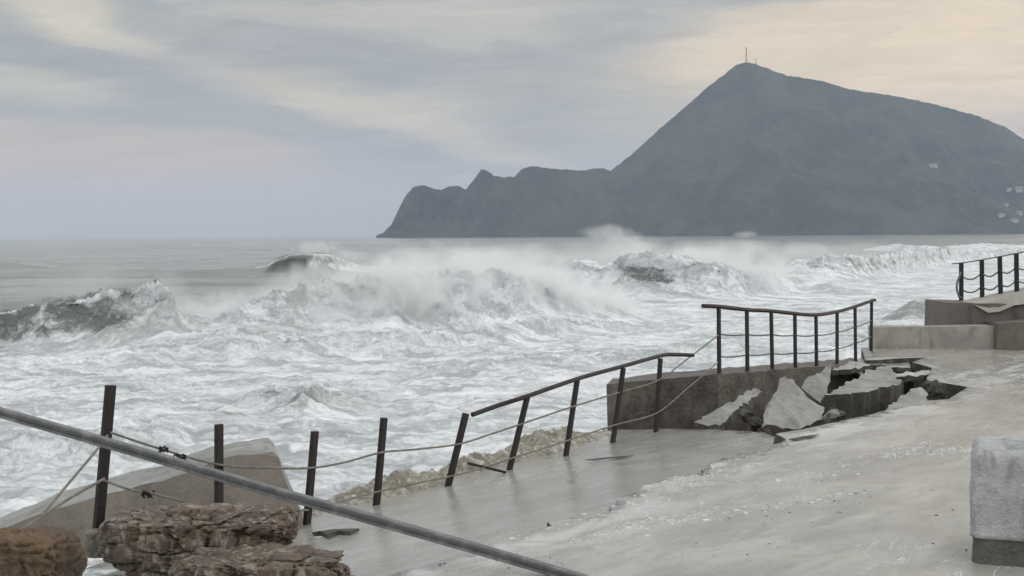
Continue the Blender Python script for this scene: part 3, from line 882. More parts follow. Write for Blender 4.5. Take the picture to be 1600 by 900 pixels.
shard('pale grey triangular slab standing on end in the hole, largest of the upright ones',
      [(1190, 668, 17.0), (1200, 630, 17.3), (1226, 588, 17.7), (1240, 592, 17.75), (1262, 622, 17.6), (1288, 636, 17.5), (1284, 655, 17.2), (1240, 671, 16.9)], 0.12, (0.1, 1, -.1))
shard('narrow pointed slab leaning behind the triangular one',
      [(1252, 606, 18.8), (1276, 583, 19.0), (1298, 569, 19.2), (1297, 596, 19.0), (1282, 630, 18.6)], 0.12, (0.2, 1, -.1))
shard('long thin slab lying at the foot of the edge wall',
      [(1084, 660, 18.0), (1130, 634, 18.6), (1178, 606, 19.4), (1190, 612, 19.3), (1160, 632, 18.6), (1122, 664, 17.7)], 0.13, (0.25, -.12, -1))
shard('broad flat slab sunk in the middle of the hole with a dark broken edge',
      [(1288, 617, 18.6), (1330, 596, 19.8), (1356, 577, 21.0), (1392, 572, 21.4), (1400, 590, 20.3), (1412, 596, 19.9), (1372, 608, 19.1), (1330, 616, 18.6)], 0.42, (0.0, .05, -1))
shard('small rough slab propped against the right rim of the hole',
      [(1384, 641, 17.8), (1410, 616, 18.6), (1440, 605, 19.0), (1447, 612, 18.9), (1447, 629, 18.2), (1420, 637, 17.9)], 0.2, (0.1, .6, -1))
shard('thin pavement plate overhanging the far rim, end of the upright railing',
      [(1300, 578, 22.8), (1345, 560, 24.6), (1450, 556, 25.0), (1448, 562, 24.6), (1420, 566, 24.0), (1424, 575, 23.2), (1370, 571, 23.4), (1330, 577, 22.8)], 0.09, (0, 0, -1), top=M_deck)
shard('pointed plate jutting from the right rim over the dark gap',
      [(1398, 584, 21.8), (1452, 578, 22.1), (1453, 584, 21.7), (1428, 588, 21.4), (1400, 590, 21.4)], 0.10, (0, 0, -1), top=M_deck)

def lump(px, py, d, r, seed):
    c = P(px, py, d); bm = bmesh.new(); bmesh.ops.create_icosphere(bm, subdivisions=3, radius=1)
    for v in bm.verts:
        p = v.co.normalized(); m_ = max(abs(p.x), abs(p.y), abs(p.z)); q = p.lerp(p / m_, .6)
        k = 1 + .35 * mnoise.noise(q * 1.3 + Vector((seed * 5, 0, 0))) + .12 * mnoise.noise(q * 5 + Vector((0, seed * 3, 0)))
        v.co = Vector((q.x * r * 1.2, q.y * r, q.z * r * .7)) * k
    bmesh.ops.rotate(bm, verts=bm.verts, matrix=Matrix.Rotation(seed * 1.7, 3, Vector((.3, seed % 2, 1))))
    bmesh.ops.translate(bm, verts=bm.verts, vec=c)
    o = link('fragment_or_dark_mark', bm, M_slabedge if seed % 3 else M_slab); tag(o, 'small broken concrete lump among the slabs in the hole', 'debris', 'broken concrete lumps in the hole')
for k, (px, py, d, r) in enumerate([(1178, 662, 17.6, .09), (1170, 652, 18.0, .12), (1296, 654, 17.8, .11), (1310, 649, 17.9, .08), (1456, 608, 19.5, .12)]): lump(px, py, d, r, k + 1)

# ------------------------------------------------------------------ railings
SIDE = Vector((SD.x, SD.y, 0)); NRM = Vector((TD.x, TD.y, 0))
def post_d(px):                 # depth where the railing line crosses this picture column (metres along the view axis)
    m = (px - 800) / F
    k = (S0.x - m * S0.y) / (m * SD.y - SD.x)
    return S0.y + SD.y * k
def loose_post(top, bot, d, label, w=0.078, name='railing_post', dtop=None, plate_=True):
    a = P(bot[0], bot[1], d); b = P(top[0], top[1], d if dtop is None else dtop)
    t = empty(name, a); tag(t, label, 'post', 'bare posts of the wrecked railing')
    ax = (b - a).normalized()
    bm = bmesh.new(); bar(bm, a - ax * .15, b, w, 0.05, SIDE); link('upright', bm, M_post, t)
    for z in (0.35, 0.72):
        c = a + ax * z
        bm = bmesh.new(); tube(bm, [c - SIDE * 0.048, c + SIDE * 0.048], 0.012, 8); link('rope_eye', bm, M_post, t)
    return t
loose_post((173, 602), (152, 842), 10.46, 'tallest bare black post, in front of the fallen concrete wall', 0.086)
loose_post((342, 663), (342, 815), 11.4, 'bare black post against the right part of the fallen concrete wall', 0.075)
loose_post((492, 674), (480, 814), 12.3, 'bare black post just right of the fallen concrete wall', 0.075)
loose_post((600, 653), (589, 779), 13.25, 'nearly upright bare black post at the slab edge before white water', 0.075)
loose_post((728, 646), (700, 760), 14.2, 'strongly leaning bare post beside the broken end of the handrail', 0.078)
loose_post((-25, 622), (-52, 860), 9.55, 'post at the left that still holds the fallen grey rail', 0.086)

# leaning railing on the sunken slab
lr = empty('leaning_railing', P(900, 730, 16.0)); tag(lr, 'leaning black railing on the sunken slab with four posts and a bent handrail', 'railing')
LP = [((824, 620), (794, 742), 15.1), ((902, 593), (882, 727), 16.04), ((974, 575), (957, 696), 16.97), ((1032, 560), (1025, 672), 17.9)]
for tp, bt, d in LP:
    a, b = P(bt[0], bt[1], d), P(tp[0], tp[1], d)
    bm = bmesh.new(); bar(bm, a - (b - a).normalized() * .15, b, 0.075, 0.045, SIDE); link('post', bm, M_post, lr)
bm = bmesh.new()
rp = [P(738, 648, 14.45), P(780, 633, 14.8), P(824, 619, 15.1), P(902, 592, 16.04), P(974, 572, 16.97), P(1032, 556, 17.9), P(1052, 554, 18.2), P(1083, 555, 18.6)]
tube(bm, smoothpts(rp, 4), 0.028, 8); link('handrail', bm, M_post, lr)

# upright railing on the edge wall
ur = empty('upright_railing', P(1123, 583, 19.6)); tag(ur, 'upright black railing with eight posts and sagging handrail on the edge wall', 'railing')
UPST = [((1123, 480), (1124, 590), 19.62), ((1167, 485), (1168, 584), 20.4), ((1205, 487), (1207, 580), 21.1), ((1242, 491), (1243, 577), 21.85), ((1275, 493), (1276, 574), 22.6),
        ((1308, 488), (1308, 569), 23.5), ((1336, 480), (1337, 560), 24.5), ((1362, 471), (1361, 549), 25.5)]
for tp, bt, d in UPST:
    a, b = P(bt[0], bt[1], d), P(tp[0], tp[1], d)
    bm = bmesh.new(); bar(bm, a - Vector((0, 0, .12)), b, 0.072, 0.045, SIDE); link('post', bm, M_post, ur)
bm = bmesh.new()
tube(bm, smoothpts([P(1098, 478, 19.3)] + [P(t[0], t[1] - 1, d) for t, b, d in UPST] + [P(1367, 469, 25.7)], 4), 0.032, 8); link('handrail', bm, M_post, ur)
for f_ in (0.38, 0.70):
    bm = bmesh.new()
    q = [P(t[0], t[1] + (b[1] - t[1]) * f_, d) for t, b, d in UPST]
    pp = []
    for a, b in zip(q, q[1:]):
        for k in range(4): pp.append(a.lerp(b, k / 4) - Vector((0, 0, 0.02 * math.sin(math.pi * k / 4))))
    tube(bm, pp + [q[-1]], 0.011, 6); link('cable', bm, M_cable, ur)

# railing on the terrace at the right
fr_ = empty('roped_railing', P(1540, 466, 27.4)); tag(fr_, 'small railing with sagging ropes on the terrace wall at the right edge', 'railing')
FP = [((1502, 411), (1502, 468), 27.4), ((1534, 406), (1535, 464), 27.2), ((1562, 401), (1564, 460), 27.0), ((1588, 396), (1589, 453), 26.8), ((1612, 391), (1613, 448), 26.6), ((1636, 386), (1637, 443), 26.4)]
for tp, bt, d in FP:
    a, b = P(bt[0], bt[1], d), P(tp[0], tp[1], d)
    bm = bmesh.new(); bar(bm, a - Vector((0, 0, .2)), b, 0.085, 0.06, (1, 0, 0)); link('post', bm, M_post, fr_)
bm = bmesh.new(); tube(bm, [P(1488, 412, 27.4)] + [P(t[0], t[1], d) for t, b, d in FP], 0.014, 6); link('handrail', bm, M_cable, fr_)
for f_ in (0.36, 0.72):
    bm = bmesh.new()
    q = [P(t[0], t[1] + (b[1] - t[1]) * f_, d) for t, b, d in FP]; pp = []
    for a, b in zip(q, q[1:]):
        for k in range(6): pp.append(a.lerp(b, k / 6) - Vector((0, 0, 0.10 * math.sin(math.pi * k / 6))))
    tube(bm, pp + [q[-1]], 0.016, 6); link('rope', bm, M_cable, fr_)
bm = bmesh.new(); tube(bm, smoothpts([P(1502, 425, 27.36), P(1495, 445, 27.3), P(1498, 462, 27.3), P(1504, 466, 27.3)], 5), 0.022, 6); link('rope_end', bm, M_cable, fr_)

# fallen handrail across the foreground
bm = bmesh.new()
a, b = P(-50, 630.5, 9.55), P(1010, 934, 8.95)
tdir = (b - a).normalized(); ux = (Vector((0, 0, 1)) - tdir * tdir.z).normalized(); uy = tdir.cross(ux)
if uy.y > 0: uy = -uy                                   # the slotted side faces the promenade
prof = [(.035, -.028), (.035, .026), (.031, .032), (.015, .032), (.013, .012), (-.011, .012), (-.013, .032), (-.031, .032), (-.035, .026), (-.035, -.028)]
nseg = 30; rows = []
for i in range(nseg + 1):
    c = a.lerp(b, i / nseg) + ux * (0.003 * math.sin(i * .35))
    rows.append([bm.verts.new(c + ux * x + uy * y) for x, y in prof])
for r0, r1_ in zip(rows, rows[1:]):
    for j in range(10): bm.faces.new((r0[j], r0[(j + 1) % 10], r1_[(j + 1) % 10], r1_[j]))
bm.faces.new(rows[0][::-1]); bm.faces.new(rows[-1])
o = link('fallen_handrail', bm, M_rail)
tag(o, 'long grey metal handrail fallen slantwise across the foreground', 'handrail')

# ropes
def rope(label, pts, r=0.013, mat=M_rope, name='rope', sag=True):
    bm = bmesh.new(); tube(bm, smoothpts([P(*q) for q in pts], 6), r * 0.75, 6)
    o = link(name, bm, mat, None, True)
    return tag(o, label, 'rope', 'ropes of the wrecked railing')
rope('upper rope running from the tallest post to the upright railing',
     [(173, 676, 10.40), (250, 701, 10.8), (342, 726, 11.34), (420, 731, 11.8), (487, 731, 12.22), (540, 722, 12.8), (596, 707, 13.17), (650, 702, 13.7), (716, 694, 14.12), (765, 679, 14.6), (810, 664, 15.0), (893, 636, 15.95), (965, 614, 16.9), (1029, 594, 17.8), (1075, 560, 18.7), (1122, 524, 19.55)], 0.014)
rope('lower rope running along the feet of the leaning posts up to the wall',
     [(492, 795, 12.2), (530, 784, 12.7), (592, 768, 13.17), (650, 755, 13.7), (705, 744, 14.12), (755, 731, 14.6), (800, 716, 15.0), (888, 688, 15.95), (961, 664, 16.9), (1027, 645, 17.8), (1075, 606, 18.7), (1122, 566, 19.55)], 0.013)
rope('taut rope stretched down to the left from high on the tallest post',
     [(168, 680, 10.40), (152, 702, 10.2), (110, 752, 9.8), (70, 800, 9.45), (40, 838, 9.2)], 0.016)
rope('slack rope stretched down to the left from the middle of the tallest post',
     [(163, 748, 10.40), (120, 772, 10.1), (75, 800, 9.7), (25, 834, 9.25)], 0.016)
rope('short rope with a knot from the tallest post down to the masonry rubble',
     [(161, 750, 10.42), (200, 764, 10.4), (240, 772, 10.35), (285, 783, 10.3)], 0.014)
rope('thin low rope between the two posts beside the fallen concrete wall',
     [(342, 796, 11.33), (410, 799, 11.8), (482, 797, 12.22)], 0.012)
for px, py, d, lab in ((252, 701, 10.76, 'dark weed tangle on the upper rope, nearer to the tallest post'), (281, 711, 10.94, 'dark weed tangle on the upper rope, farther from the tallest post'), (228, 770, 10.33, 'dark knot of weed on the short rope above the masonry rubble')):
    c = P(px, py, d); bm = bmesh.new(); rnd = random.Random(px)
    for k in range(16):
        q = c + Vector((rnd.gauss(0, .022), rnd.gauss(0, .01), rnd.gauss(-.004, .008)))
        e = q + Vector((rnd.gauss(.01, .024), rnd.gauss(0, .01), rnd.gauss(-.010, .014)))
        tube(bm, smoothpts([q, q.lerp(e, .5) + Vector((rnd.gauss(0, .01), 0, rnd.gauss(0, .01))), e], 3), [.008] * 6 + [.003], 5)
    o = link('weed_tangle', bm, M_weed); tag(o, lab, 'seaweed', 'weed caught on the ropes')

# ------------------------------------------------------------------ fallen concrete wall at the left
def solid(name, front, depth_vec, mat, label, cat, rough=0.03, cuts=5, top_mat=None, smooth=False):
    bm = bmesh.new()
    dv = Vector(depth_vec)
    pts = []
    fp = [P(*q) for q in front]
    for a, b in zip(fp, fp[1:] + fp[:1]):
        k = max(1, int((b - a).length / 0.10))
        for i in range(k): pts.append(a.lerp(b, i / k))
    rows = []
    for j in range(cuts + 1):
        r = []
        for p in pts:
            q = p + dv * (j / cuts)
            w = Vector((mnoise.noise(q * 3), mnoise.noise(q * 3 + Vector((9, 0, 0))), mnoise.noise(q * 3 + Vector((0, 7, 0))))) * rough
            w += Vector((mnoise.noise(q * 9), mnoise.noise(q * 9 + Vector((9, 0, 0))), mnoise.noise(q * 9 + Vector((0, 7, 0))))) * rough * .4
            r.append(bm.verts.new(q + w))
        rows.append(r)
    n_ = len(pts)
    for a, b in zip(rows, rows[1:]):
        for i in range(n_):
            f_ = bm.faces.new((a[i], a[(i + 1) % n_], b[(i + 1) % n_], b[i])); f_.material_index = 1 if top_mat else 0
    f0 = bm.faces.new(rows[0][::-1]); f1 = bm.faces.new(rows[-1])
    bmesh.ops.triangulate(bm, faces=[f0, f1])
    o = link(name, bm, mat, None, smooth)
    if top_mat: o.data.materials.append(top_mat)
    return tag(o, label, cat)
solid('fallen_wall', [(-70, 880, 11.9), (-70, 862, 11.9), (0, 832, 11.9), (75, 800, 11.95), (150, 779, 12.0), (255, 750, 12.1), (330, 722, 12.2), (375, 712, 12.25), (425, 706, 12.3), (436, 716, 12.25), (456, 770, 12.2), (474, 808, 12.1), (476, 870, 12.0), (300, 872, 11.9), (60, 872, 11.8)],
      (-.18, 0.75, 0.02), M_chunk, 'big tan concrete wall piece toppled behind the two left posts', 'wall', 0.028, 6, M_slab)

# ------------------------------------------------------------------ rocks
def rock(name, label, cat, c, size, mat, seed, boxy=0.5, amp=0.22, rot=0.0, strata=0.0, sub=5, group=None, crk=0.16):
    bm = bmesh.new()
    bmesh.ops.create_icosphere(bm, subdivisions=sub, radius=1)
    Rm = Matrix.Rotation(rot, 3, 'Z')
    for v in bm.verts:
        p = v.co.normalized()
        m_ = max(abs(p.x), abs(p.y), abs(p.z))
        q = p.lerp(p / m_, boxy)
        o_ = Vector((seed * 3.7, seed * 1.3, seed * 2.1))
        sp = Vector((q.x * size[0], q.y * size[1], q.z * size[2]))
        big = mnoise.noise(sp * 2.2 + o_)
        mid = mnoise.turbulence(sp * 5.0 + o_, 4, True)
        cell = mnoise.cell(sp * 4.0 + o_)
        vd = mnoise.voronoi(Vector((sp.x, sp.y, sp.z * 1.5)) * 4.2 + o_ + Vector((.15 * mid, .1 * big, 0)))[0]
        crack = max(0.0, 1 - (vd[1] - vd[0]) / 0.16)
        k = 1 + amp * big + amp * .55 * (mid - .5) + amp * (.30 if strata else 0) * (cell - .5) - crk * crack * crack + 0.035 * mnoise.noise(sp * 22 + o_)
        if strata:
            k += strata * (mnoise.noise((sp.z * 14 + .8 * mnoise.noise(sp * 3), seed, 0)))
        v.co = Rm @ Vector((sp.x * k, sp.y * k, sp.z * (1 + (k - 1) * .7)))
    bmesh.ops.translate(bm, verts=bm.verts, vec=c)
    o = link(name, bm, mat, None, False)
    return tag(o, label, cat, group)
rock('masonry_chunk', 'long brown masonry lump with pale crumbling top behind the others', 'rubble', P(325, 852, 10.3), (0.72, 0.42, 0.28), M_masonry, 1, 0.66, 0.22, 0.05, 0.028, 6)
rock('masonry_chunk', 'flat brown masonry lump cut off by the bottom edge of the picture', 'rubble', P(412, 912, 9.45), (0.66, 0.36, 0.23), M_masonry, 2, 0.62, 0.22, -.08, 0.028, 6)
rock('boulder', 'rounded ochre boulder in the bottom left corner', 'rock', P(28, 900, 8.7), (0.40, 0.4, 0.32), M_ochre, 3, 0.35, 0.36, 0.2, 0.0, 6, None, 0.06)
rock('rubble_stone', 'small grey-brown stone wedged at the foot of the tallest post', 'rock', P(158, 848, 10.25), (0.13, 0.13, 0.12), M_chunk, 4, 0.5, 0.3, 0.3, 0.0, 4)
rock('rubble_stone', 'grey stone between the tallest post and the long masonry lump', 'rock', P(205, 846, 10.1), (0.20, 0.2, 0.16), M_chunk, 5, 0.5, 0.3, 0.9, 0.0, 5)
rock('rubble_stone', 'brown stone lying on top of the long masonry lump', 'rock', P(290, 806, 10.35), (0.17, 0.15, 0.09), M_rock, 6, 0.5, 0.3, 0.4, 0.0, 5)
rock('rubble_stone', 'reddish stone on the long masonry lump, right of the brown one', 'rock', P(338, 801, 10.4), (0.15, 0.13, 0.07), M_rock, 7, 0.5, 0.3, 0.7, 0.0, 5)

# foam washing round the rocks on the sunken slab
bm = bmesh.new()
n1, n2 = 70, 60
g = [[None] * (n2 + 1) for _ in range(n1 + 1)]
for i in range(n1 + 1):
    for j in range(n2 + 1):
        s = -12.6 + 3.9 * i / n1; t = -0.3 + 2.4 * j / n2
        x, y = st(s, t)
        f_ = (s + 12.6) / 3.9
        e = min(1, 4 * min(max(0, 1 - f_ - .12 * mnoise.noise((s, t * 2, 4))), 1) , 4 * max(0, 1 - (t + .3) / 2.4 - .08 * mnoise.noise((s * 1.6, t, 9))))
        z = sunk_z(x, y) - 0.05 + 0.10 * e + 0.035 * e * mnoise.fractal((x * 2.2, y * 2.2, 2), 1, 2, 4)
        g[i][j] = bm.verts.new((x, y, z))
for i in range(n1):
    for j in range(n2): bm.faces.new((g[i][j], g[i + 1][j], g[i + 1][j + 1], g[i][j + 1]))
o = link('foam_wash', bm, M_wash, None, True); tag(o, 'white foam washing round the rubble at the lower left', 'foam', kind='stuff')

# ------------------------------------------------------------------ rough block at the right
rb = empty('concrete_block', P(1600, 880, 9.4)); tag(rb, 'rough grey cast block with rounded corners at the right edge', 'block')
def round_block(bm, x0, x1, y0, y1, z0, z1, rad, rtop, amp, seed, dish=0):
    ring = []
    for cx, cy, a0 in ((x1 - rad, y1 - rad, 0), (x0 + rad, y1 - rad, 90), (x0 + rad, y0 + rad, 180), (x1 - rad, y0 + rad, 270)):
        for k in range(7): a = R(a0 + 15 * k); ring.append((cx + rad * math.cos(a), cy + rad * math.sin(a), math.cos(a), math.sin(a)))
    dense = []
    for p, q in zip(ring, ring[1:] + ring[:1]):
        L = math.hypot(q[0] - p[0], q[1] - p[1]); k = max(1, int(L / 0.025))
        for i in range(k): dense.append(tuple(p[m] + (q[m] - p[m]) * i / k for m in range(4)))
    levels = [(z0 + (z1 - rtop - z0) * i / 22, 0) for i in range(23)] + [(z1 - rtop + rtop * math.sin(R(15 * k)), rtop * (1 - math.cos(R(15 * k)))) for k in range(1, 7)]
    levels += [(z1, rtop + .05), (z1 - .01, rtop + .12), (z1 - dish * .5, rtop + .17), (z1 - dish, rtop + .2)]
    rows = []
    for z, inset in levels:
        r = []
        for x, y, nx, ny in dense:
            p = Vector((x - nx * inset, y - ny * inset, z))
            w = amp * (mnoise.noise(p * 11 + Vector((seed, 0, 0))) + .8 * mnoise.noise(p * 28 + Vector((0, seed, 0))))
            r.append(bm.verts.new(p + Vector((nx, ny, .5 if inset else 0)) * w))
        rows.append(r)
    m_ = len(dense)
    for a, b in zip(rows, rows[1:]):
        for k in range(m_): bm.faces.new((a[k], a[(k + 1) % m_], b[(k + 1) % m_], b[k]))
    bm.faces.new(rows[0][::-1]); bm.faces.new(rows[-1])
bx = P(1516, 880, 9.3)
def turn(bm):
    Tm = Matrix.Translation((bx.x, bx.y, 0)) @ Matrix.Rotation(R(-20.5), 4, 'Z') @ Matrix.Translation((-bx.x, -bx.y, 0))
    bmesh.ops.transform(bm, matrix=Tm, verts=bm.verts)
topz = P(1518, 703, 9.3).z; midz = P(1518, 840, 9.3).z
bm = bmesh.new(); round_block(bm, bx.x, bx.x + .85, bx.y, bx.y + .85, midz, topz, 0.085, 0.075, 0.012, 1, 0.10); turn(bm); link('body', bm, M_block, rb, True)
bm = bmesh.new(); round_block(bm, bx.x + .015, bx.x + .835, bx.y + .015, bx.y + .835, 2.1, midz + .01, 0.08, 0.004, 0.008, 5, 0.0); turn(bm); link('lower_part', bm, M_lower_part, rb, True)  # dark lower part of the block, set slightly in from the body

# ------------------------------------------------------------------ debris and rubble
def heap(label, path, nstone, rng, name, mat, seed, spread=0.14):
    bm = bmesh.new(); rnd = random.Random(seed)
    path = [Vector(p) for p in path]
    for k in range(nstone):
        u = rnd.random() * (len(path) - 1); i = min(int(u), len(path) - 2)
        c = path[i].lerp(path[i + 1], u - i) + Vector((rnd.gauss(0, spread), rnd.gauss(0, spread), 0))
        s = rnd.uniform(*rng)
        c.z += s * .1
        r = bmesh.ops.create_icosphere(bm, subdivisions=2, radius=s)
        sc = Vector((rnd.uniform(.7, 1.4), rnd.uniform(.7, 1.4), rnd.uniform(.4, .8)))
        for v in r['verts']:
            w = 1 + .5 * mnoise.noise(v.co * (2.0 / s) * .6 + Vector((k * 3.1, 0, 0)))
            v.co = Vector((v.co.x * sc.x * w, v.co.y * sc.y * w, v.co.z * sc.z * w)) + c
    o = link(name, bm, mat); tag(o, label, 'rubble', kind='stuff')
def bank(label, path, name, mat, seed):
    """low uneven bank of sandy rubble and foam lying along an edge"""
    bm = bmesh.new(); pts = smoothpts(path, 26); rows = []
    for i, p in enumerate(pts):
        d = (pts[min(i + 1, len(pts) - 1)] - pts[max(i - 1, 0)]); d.z = 0; d.normalize(); nrm = Vector((d.y, -d.x, 0))
        u = i / (len(pts) - 1); env = min(1, 5 * u, 5 * (1 - u))
        hgt = env * max(-0.02, 0.08 + 0.20 * mnoise.noise((p.x * 1.1, p.y * 1.1, seed)) + 0.10 * u)
        wid = 0.42 + 0.18 * mnoise.noise((p.x * 1.7, p.y * 1.7, seed + 4))
        r = []
        for j in range(27):
            w = -1 + 2 * j / 26
            q = p + nrm * (w * wid)
            e = (1 - w * w)
            z = hgt * e + e * env * (0.13 * (mnoise.turbulence(q * 4.2 + Vector((0, 0, seed)), 5, True) - .55) + 0.05 * mnoise.noise(q * 17) + 0.02 * mnoise.noise(q * 40))
            r.append(bm.verts.new((q.x, q.y, q.z + z - .08 * w * w - .02)))
        rows.append(r)
    for a, b in zip(rows, rows[1:]):
        for j in range(26): bm.faces.new((a[j], b[j], b[j + 1], a[j + 1]))
    o = link(name, bm, mat); tag(o, label, 'rubble', kind='stuff')
def edge_pts(lst): return [Vector((*st(s_, t_), z_)) for s_, t_, z_ in lst]
bank('sandy rubble and dirty foam washed up along the seaward edge of the sunken slab',
     edge_pts([(-7.0, -.42, 1.80), (-6.0, -.5, 1.80), (-5, -.52, 1.80), (-4, -.55, 1.79), (-3, -.6, 1.79), (-2, -.66, 1.79), (-1.0, -.72, 1.78), (0.0, -.85, 1.78)]), 'rubble', M_rubble, 5)
def plank(label, pts, w, h, name='debris_bar', mat=M_post, cat='debris'):
    bm = bmesh.new(); q = [P(*p) for p in pts]
    for a, b in zip(q, q[1:]): bar(bm, a, b, w, h, (0, 0, 1))
    o = link(name, bm, mat); return tag(o, label, cat)
plank('thin dark bar lying at the foot of the first leaning railing post', [(732, 724, 14.5), (790, 738, 14.8)], 0.03, 0.03)
def thin_piece(label, outline, th, name='fragment_or_dark_mark', mat=M_slabedge):
    bm = bmesh.new(); q = [P(*p) for p in outline]
    lo = [bm.verts.new(p) for p in q]; hi = [bm.verts.new(p + Vector((random.uniform(-.02, .02), 0, th * random.uniform(.6, 1.2)))) for p in q]
    n_ = len(q)
    bm.faces.new(lo[::-1]); f_ = bm.faces.new(hi); bmesh.ops.triangulate(bm, faces=[f_])
    for i in range(n_): bm.faces.new((lo[i], lo[(i + 1) % n_], hi[(i + 1) % n_], hi[i]))
    o = link(name, bm, mat); return tag(o, label, 'debris')
def fl(pxs, z): return [(px, py, (CM.inverted() @ PZ(px, py, z)).z * -1) for px, py in pxs]
thin_piece('dark flat fragment lying right of the fallen concrete wall', fl([(490, 838), (520, 832), (562, 829), (548, 836), (530, 836), (512, 842), (498, 836)], 1.93), 0.035)
thin_piece('thin dark strip standing for a wet crack in the sunken slab below the leaning railing', fl([(914, 719), (935, 716), (960, 714), (990, 712), (972, 715), (948, 717), (930, 720)], 1.94), 0.008)  # flat dark strip laid on the slab for a wet crack line
thin_piece('dark sheet standing for the shade in a small hole at the head of the crack', fl([(1232, 687), (1244, 684), (1262, 682), (1280, 679), (1268, 684), (1255, 685), (1246, 688)], 2.215), 0.012)  # dark sheet on the deck, its colour stands for the shade in a hole

# grit and flecks of foam left in lines on the promenade
def scatter(name, label, cat, lines, n, rng, mat, seed, spread):
    rnd = random.Random(seed); bm = bmesh.new()
    for k in range(n):
        ln = rnd.choice(lines); u = rnd.random() * (len(ln) - 1); i = min(int(u), len(ln) - 2)
        q = Vector(px2(*ln[i])).lerp(Vector(px2(*ln[i + 1])), u - i) + Vector((rnd.gauss(0, spread), rnd.gauss(0, spread)))
        if to_st(q.x, q.y)[1] < CRACK + .12: continue
        r = min(rng[1], rng[0] * math.exp(abs(rnd.gauss(0, .6))))
        g = bmesh.ops.create_icosphere(bm, subdivisions=1, radius=r)
        sx, sy, sz = rnd.uniform(.8, 1.8), rnd.uniform(.8, 1.6), rnd.uniform(.3, .6)
        for v in g['verts']:
            w = rnd.uniform(.8, 1.2); v.co = Vector((v.co.x * sx * w, v.co.y * sy * w, v.co.z * sz)) + Vector((q.x, q.y, deck_z(q.x, q.y)))
    tag(link(name, bm, mat, None, True), label, cat, kind='stuff')
M_fleck = concrete('foam flecks', (0.66, 0.67, 0.68), (0.82, 0.83, 0.84), 8, (0.5, 0.7), None, 0, 0.3, 60)
GL = [[(1110, 800), (1180, 775), (1250, 752), (1300, 735), (1390, 706), (1450, 690)], [(1060, 818), (1160, 800), (1260, 785), (1330, 768)], [(1360, 716), (1430, 708), (1510, 700)], [(1200, 828), (1290, 800), (1420, 760)]]
scatter('foam_flecks', 'lines of white foam flecks left on the wet promenade', 'foam', GL[:3] + [[(1230, 690), (1110, 728), (1000, 772), (930, 806), (800, 850)], [(900, 850), (1000, 820), (1100, 800)], [(980, 800), (1060, 760), (1150, 730)]], 620, (0.006, 0.026), M_fleck, 3, 0.10)
scatter('grit', 'dark grit strewn in lines over the wet promenade', 'grit', GL + [[(1000, 872), (1150, 858), (1300, 840)], [(700, 890), (900, 868)], [(1440, 892), (1490, 800), (1500, 740)]], 210, (0.003, 0.012), M_slabedge, 4, 0.14)

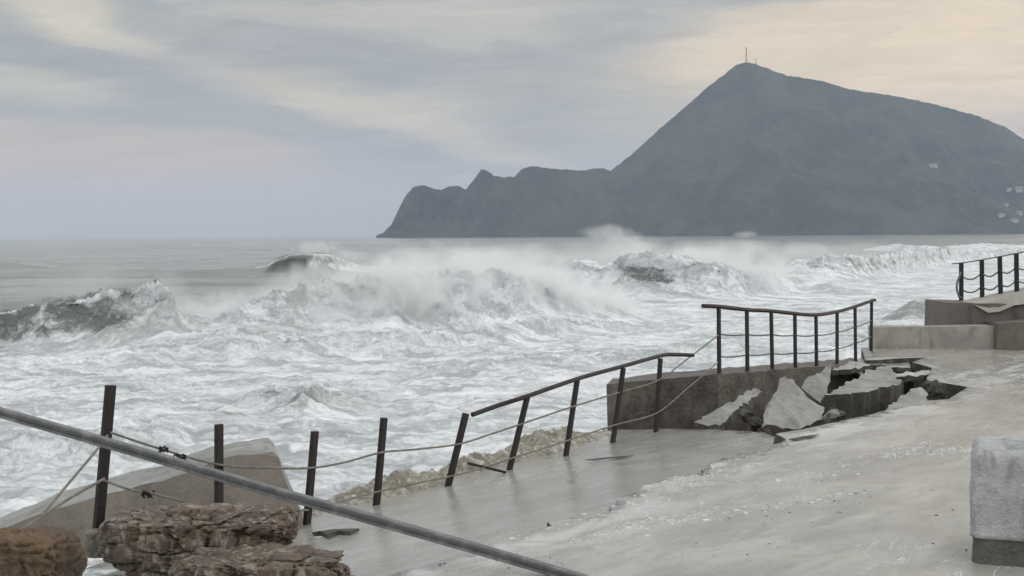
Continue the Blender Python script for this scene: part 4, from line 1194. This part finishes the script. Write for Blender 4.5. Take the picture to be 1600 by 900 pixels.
# ------------------------------------------------------------------ spray thrown up by the breakers
M_spray = spray_mat('spray', 1.3, 0.6, 1.0, 0.03)
M_thin = spray_mat('thin spray', 0.37, 0.42, 1.2, 0.03)
M_mist = spray_mat('mist', 0.10, 0.12, 1.3, 0.08)
M_farspray = spray_mat('far spray', 0.10, 0.06, 1.0, 0.05)
def spray(c, size, mat, rot=0.0):
    bm = bmesh.new(); bmesh.ops.create_icosphere(bm, subdivisions=3, radius=1.0)
    o = link('spray', bm, mat); o.location = c; o.scale = size; o.rotation_euler = (0, 0, rot)
    return tag(o, 'white spray blown off the breaking waves', 'spray', 'spray over the breakers', 'stuff')
for px, py, d, sx, sy, sz, mt in [
    (300, 510, 54, 1.6, 2.0, 1.3, M_spray), (370, 515, 54, 2.6, 2.4, 1.5, M_spray), (460, 500, 55, 3.0, 2.4, 1.7, M_spray), (540, 490, 56, 3.0, 2.6, 2.0, M_spray), (620, 470, 57, 3.6, 3.0, 2.4, M_spray), (700, 462, 59, 3.6, 3.0, 2.4, M_spray),
    (770, 465, 61, 3.6, 3.0, 2.3, M_spray), (850, 478, 63, 3.4, 3.0, 2.2, M_spray), (930, 490, 67, 3.4, 2.6, 1.7, M_spray),
    (690, 440, 66, 7.5, 4.0, 2.5, M_thin), (820, 442, 70, 6.0, 4.0, 2.2, M_thin), (560, 460, 62, 6.0, 4.0, 2.2, M_thin), (400, 500, 57, 6.0, 3.0, 1.7, M_thin),
(330, 500, 56, 3.5, 3.0, 1.5, M_thin), (470, 485, 59, 5, 3.0, 1.8, M_thin), (930, 470, 72, 4.5, 3.0, 1.8, M_thin), (270, 490, 53, 1.6, 1.4, 1.2, M_thin),
    (256, 466, 54, 1.4, 1.4, 1.4, M_thin), (190, 440, 58, 4.0, 2.0, 1.0, M_mist), (100, 450, 60, 5.0, 2.0, 1.0, M_mist),
    (1090, 432, 91, 3.6, 3.0, 2.4, M_spray), (1150, 440, 92, 3.6, 3.0, 2.0, M_spray), (1130, 420, 94, 7.0, 4.0, 2.5, M_thin), (1215, 440, 97, 4.5, 3.0, 2.0, M_thin), (985, 400, 93, 3.2, 3.0, 2.2, M_thin), (900, 415, 96, 5, 3, 1.6, M_mist),
    (900, 402, 150, 20, 8, 2.2, M_mist), (1130, 398, 160, 22, 8, 2.2, M_mist), (700, 405, 150, 14, 8, 1.8, M_mist), (1300, 395, 150, 10, 6, 1.6, M_mist),
    (496, 389, 156, 4.0, 3, 1.3, M_thin), (545, 400, 156, 3.5, 3, 1.0, M_thin), (945, 366, 420, 12, 8, 4.2, M_farspray), (1165, 366, 420, 5, 5, 1.5, M_mist),
]:
    spray(P(px, py, d), (sx, sy, sz), mt)

# ------------------------------------------------------------------ haze
bm = bmesh.new()
bmesh.ops.create_cube(bm, size=1, matrix=Matrix.Translation((0, 6500, 243.5)) @ Matrix.Diagonal((19000, 15000, 493, 1)))
hz = bpy.data.materials.new('haze'); hz.use_nodes = True
N = NT(hz.node_tree); o_ = N.new('ShaderNodeOutputMaterial'); v_ = N.new('ShaderNodeVolumePrincipled')
N.put(v_, 'Color', (0.69, 0.79, 0.99, 1)); N.put(v_, 'Density', 0.000115); N.put(v_, 'Anisotropy', 0.0)
N.l.new(v_.outputs[0], o_.inputs['Volume'])
o = link('haze', bm, hz); tag(o, 'thin pale sea haze filling the air over the bay', 'haze', kind='stuff')
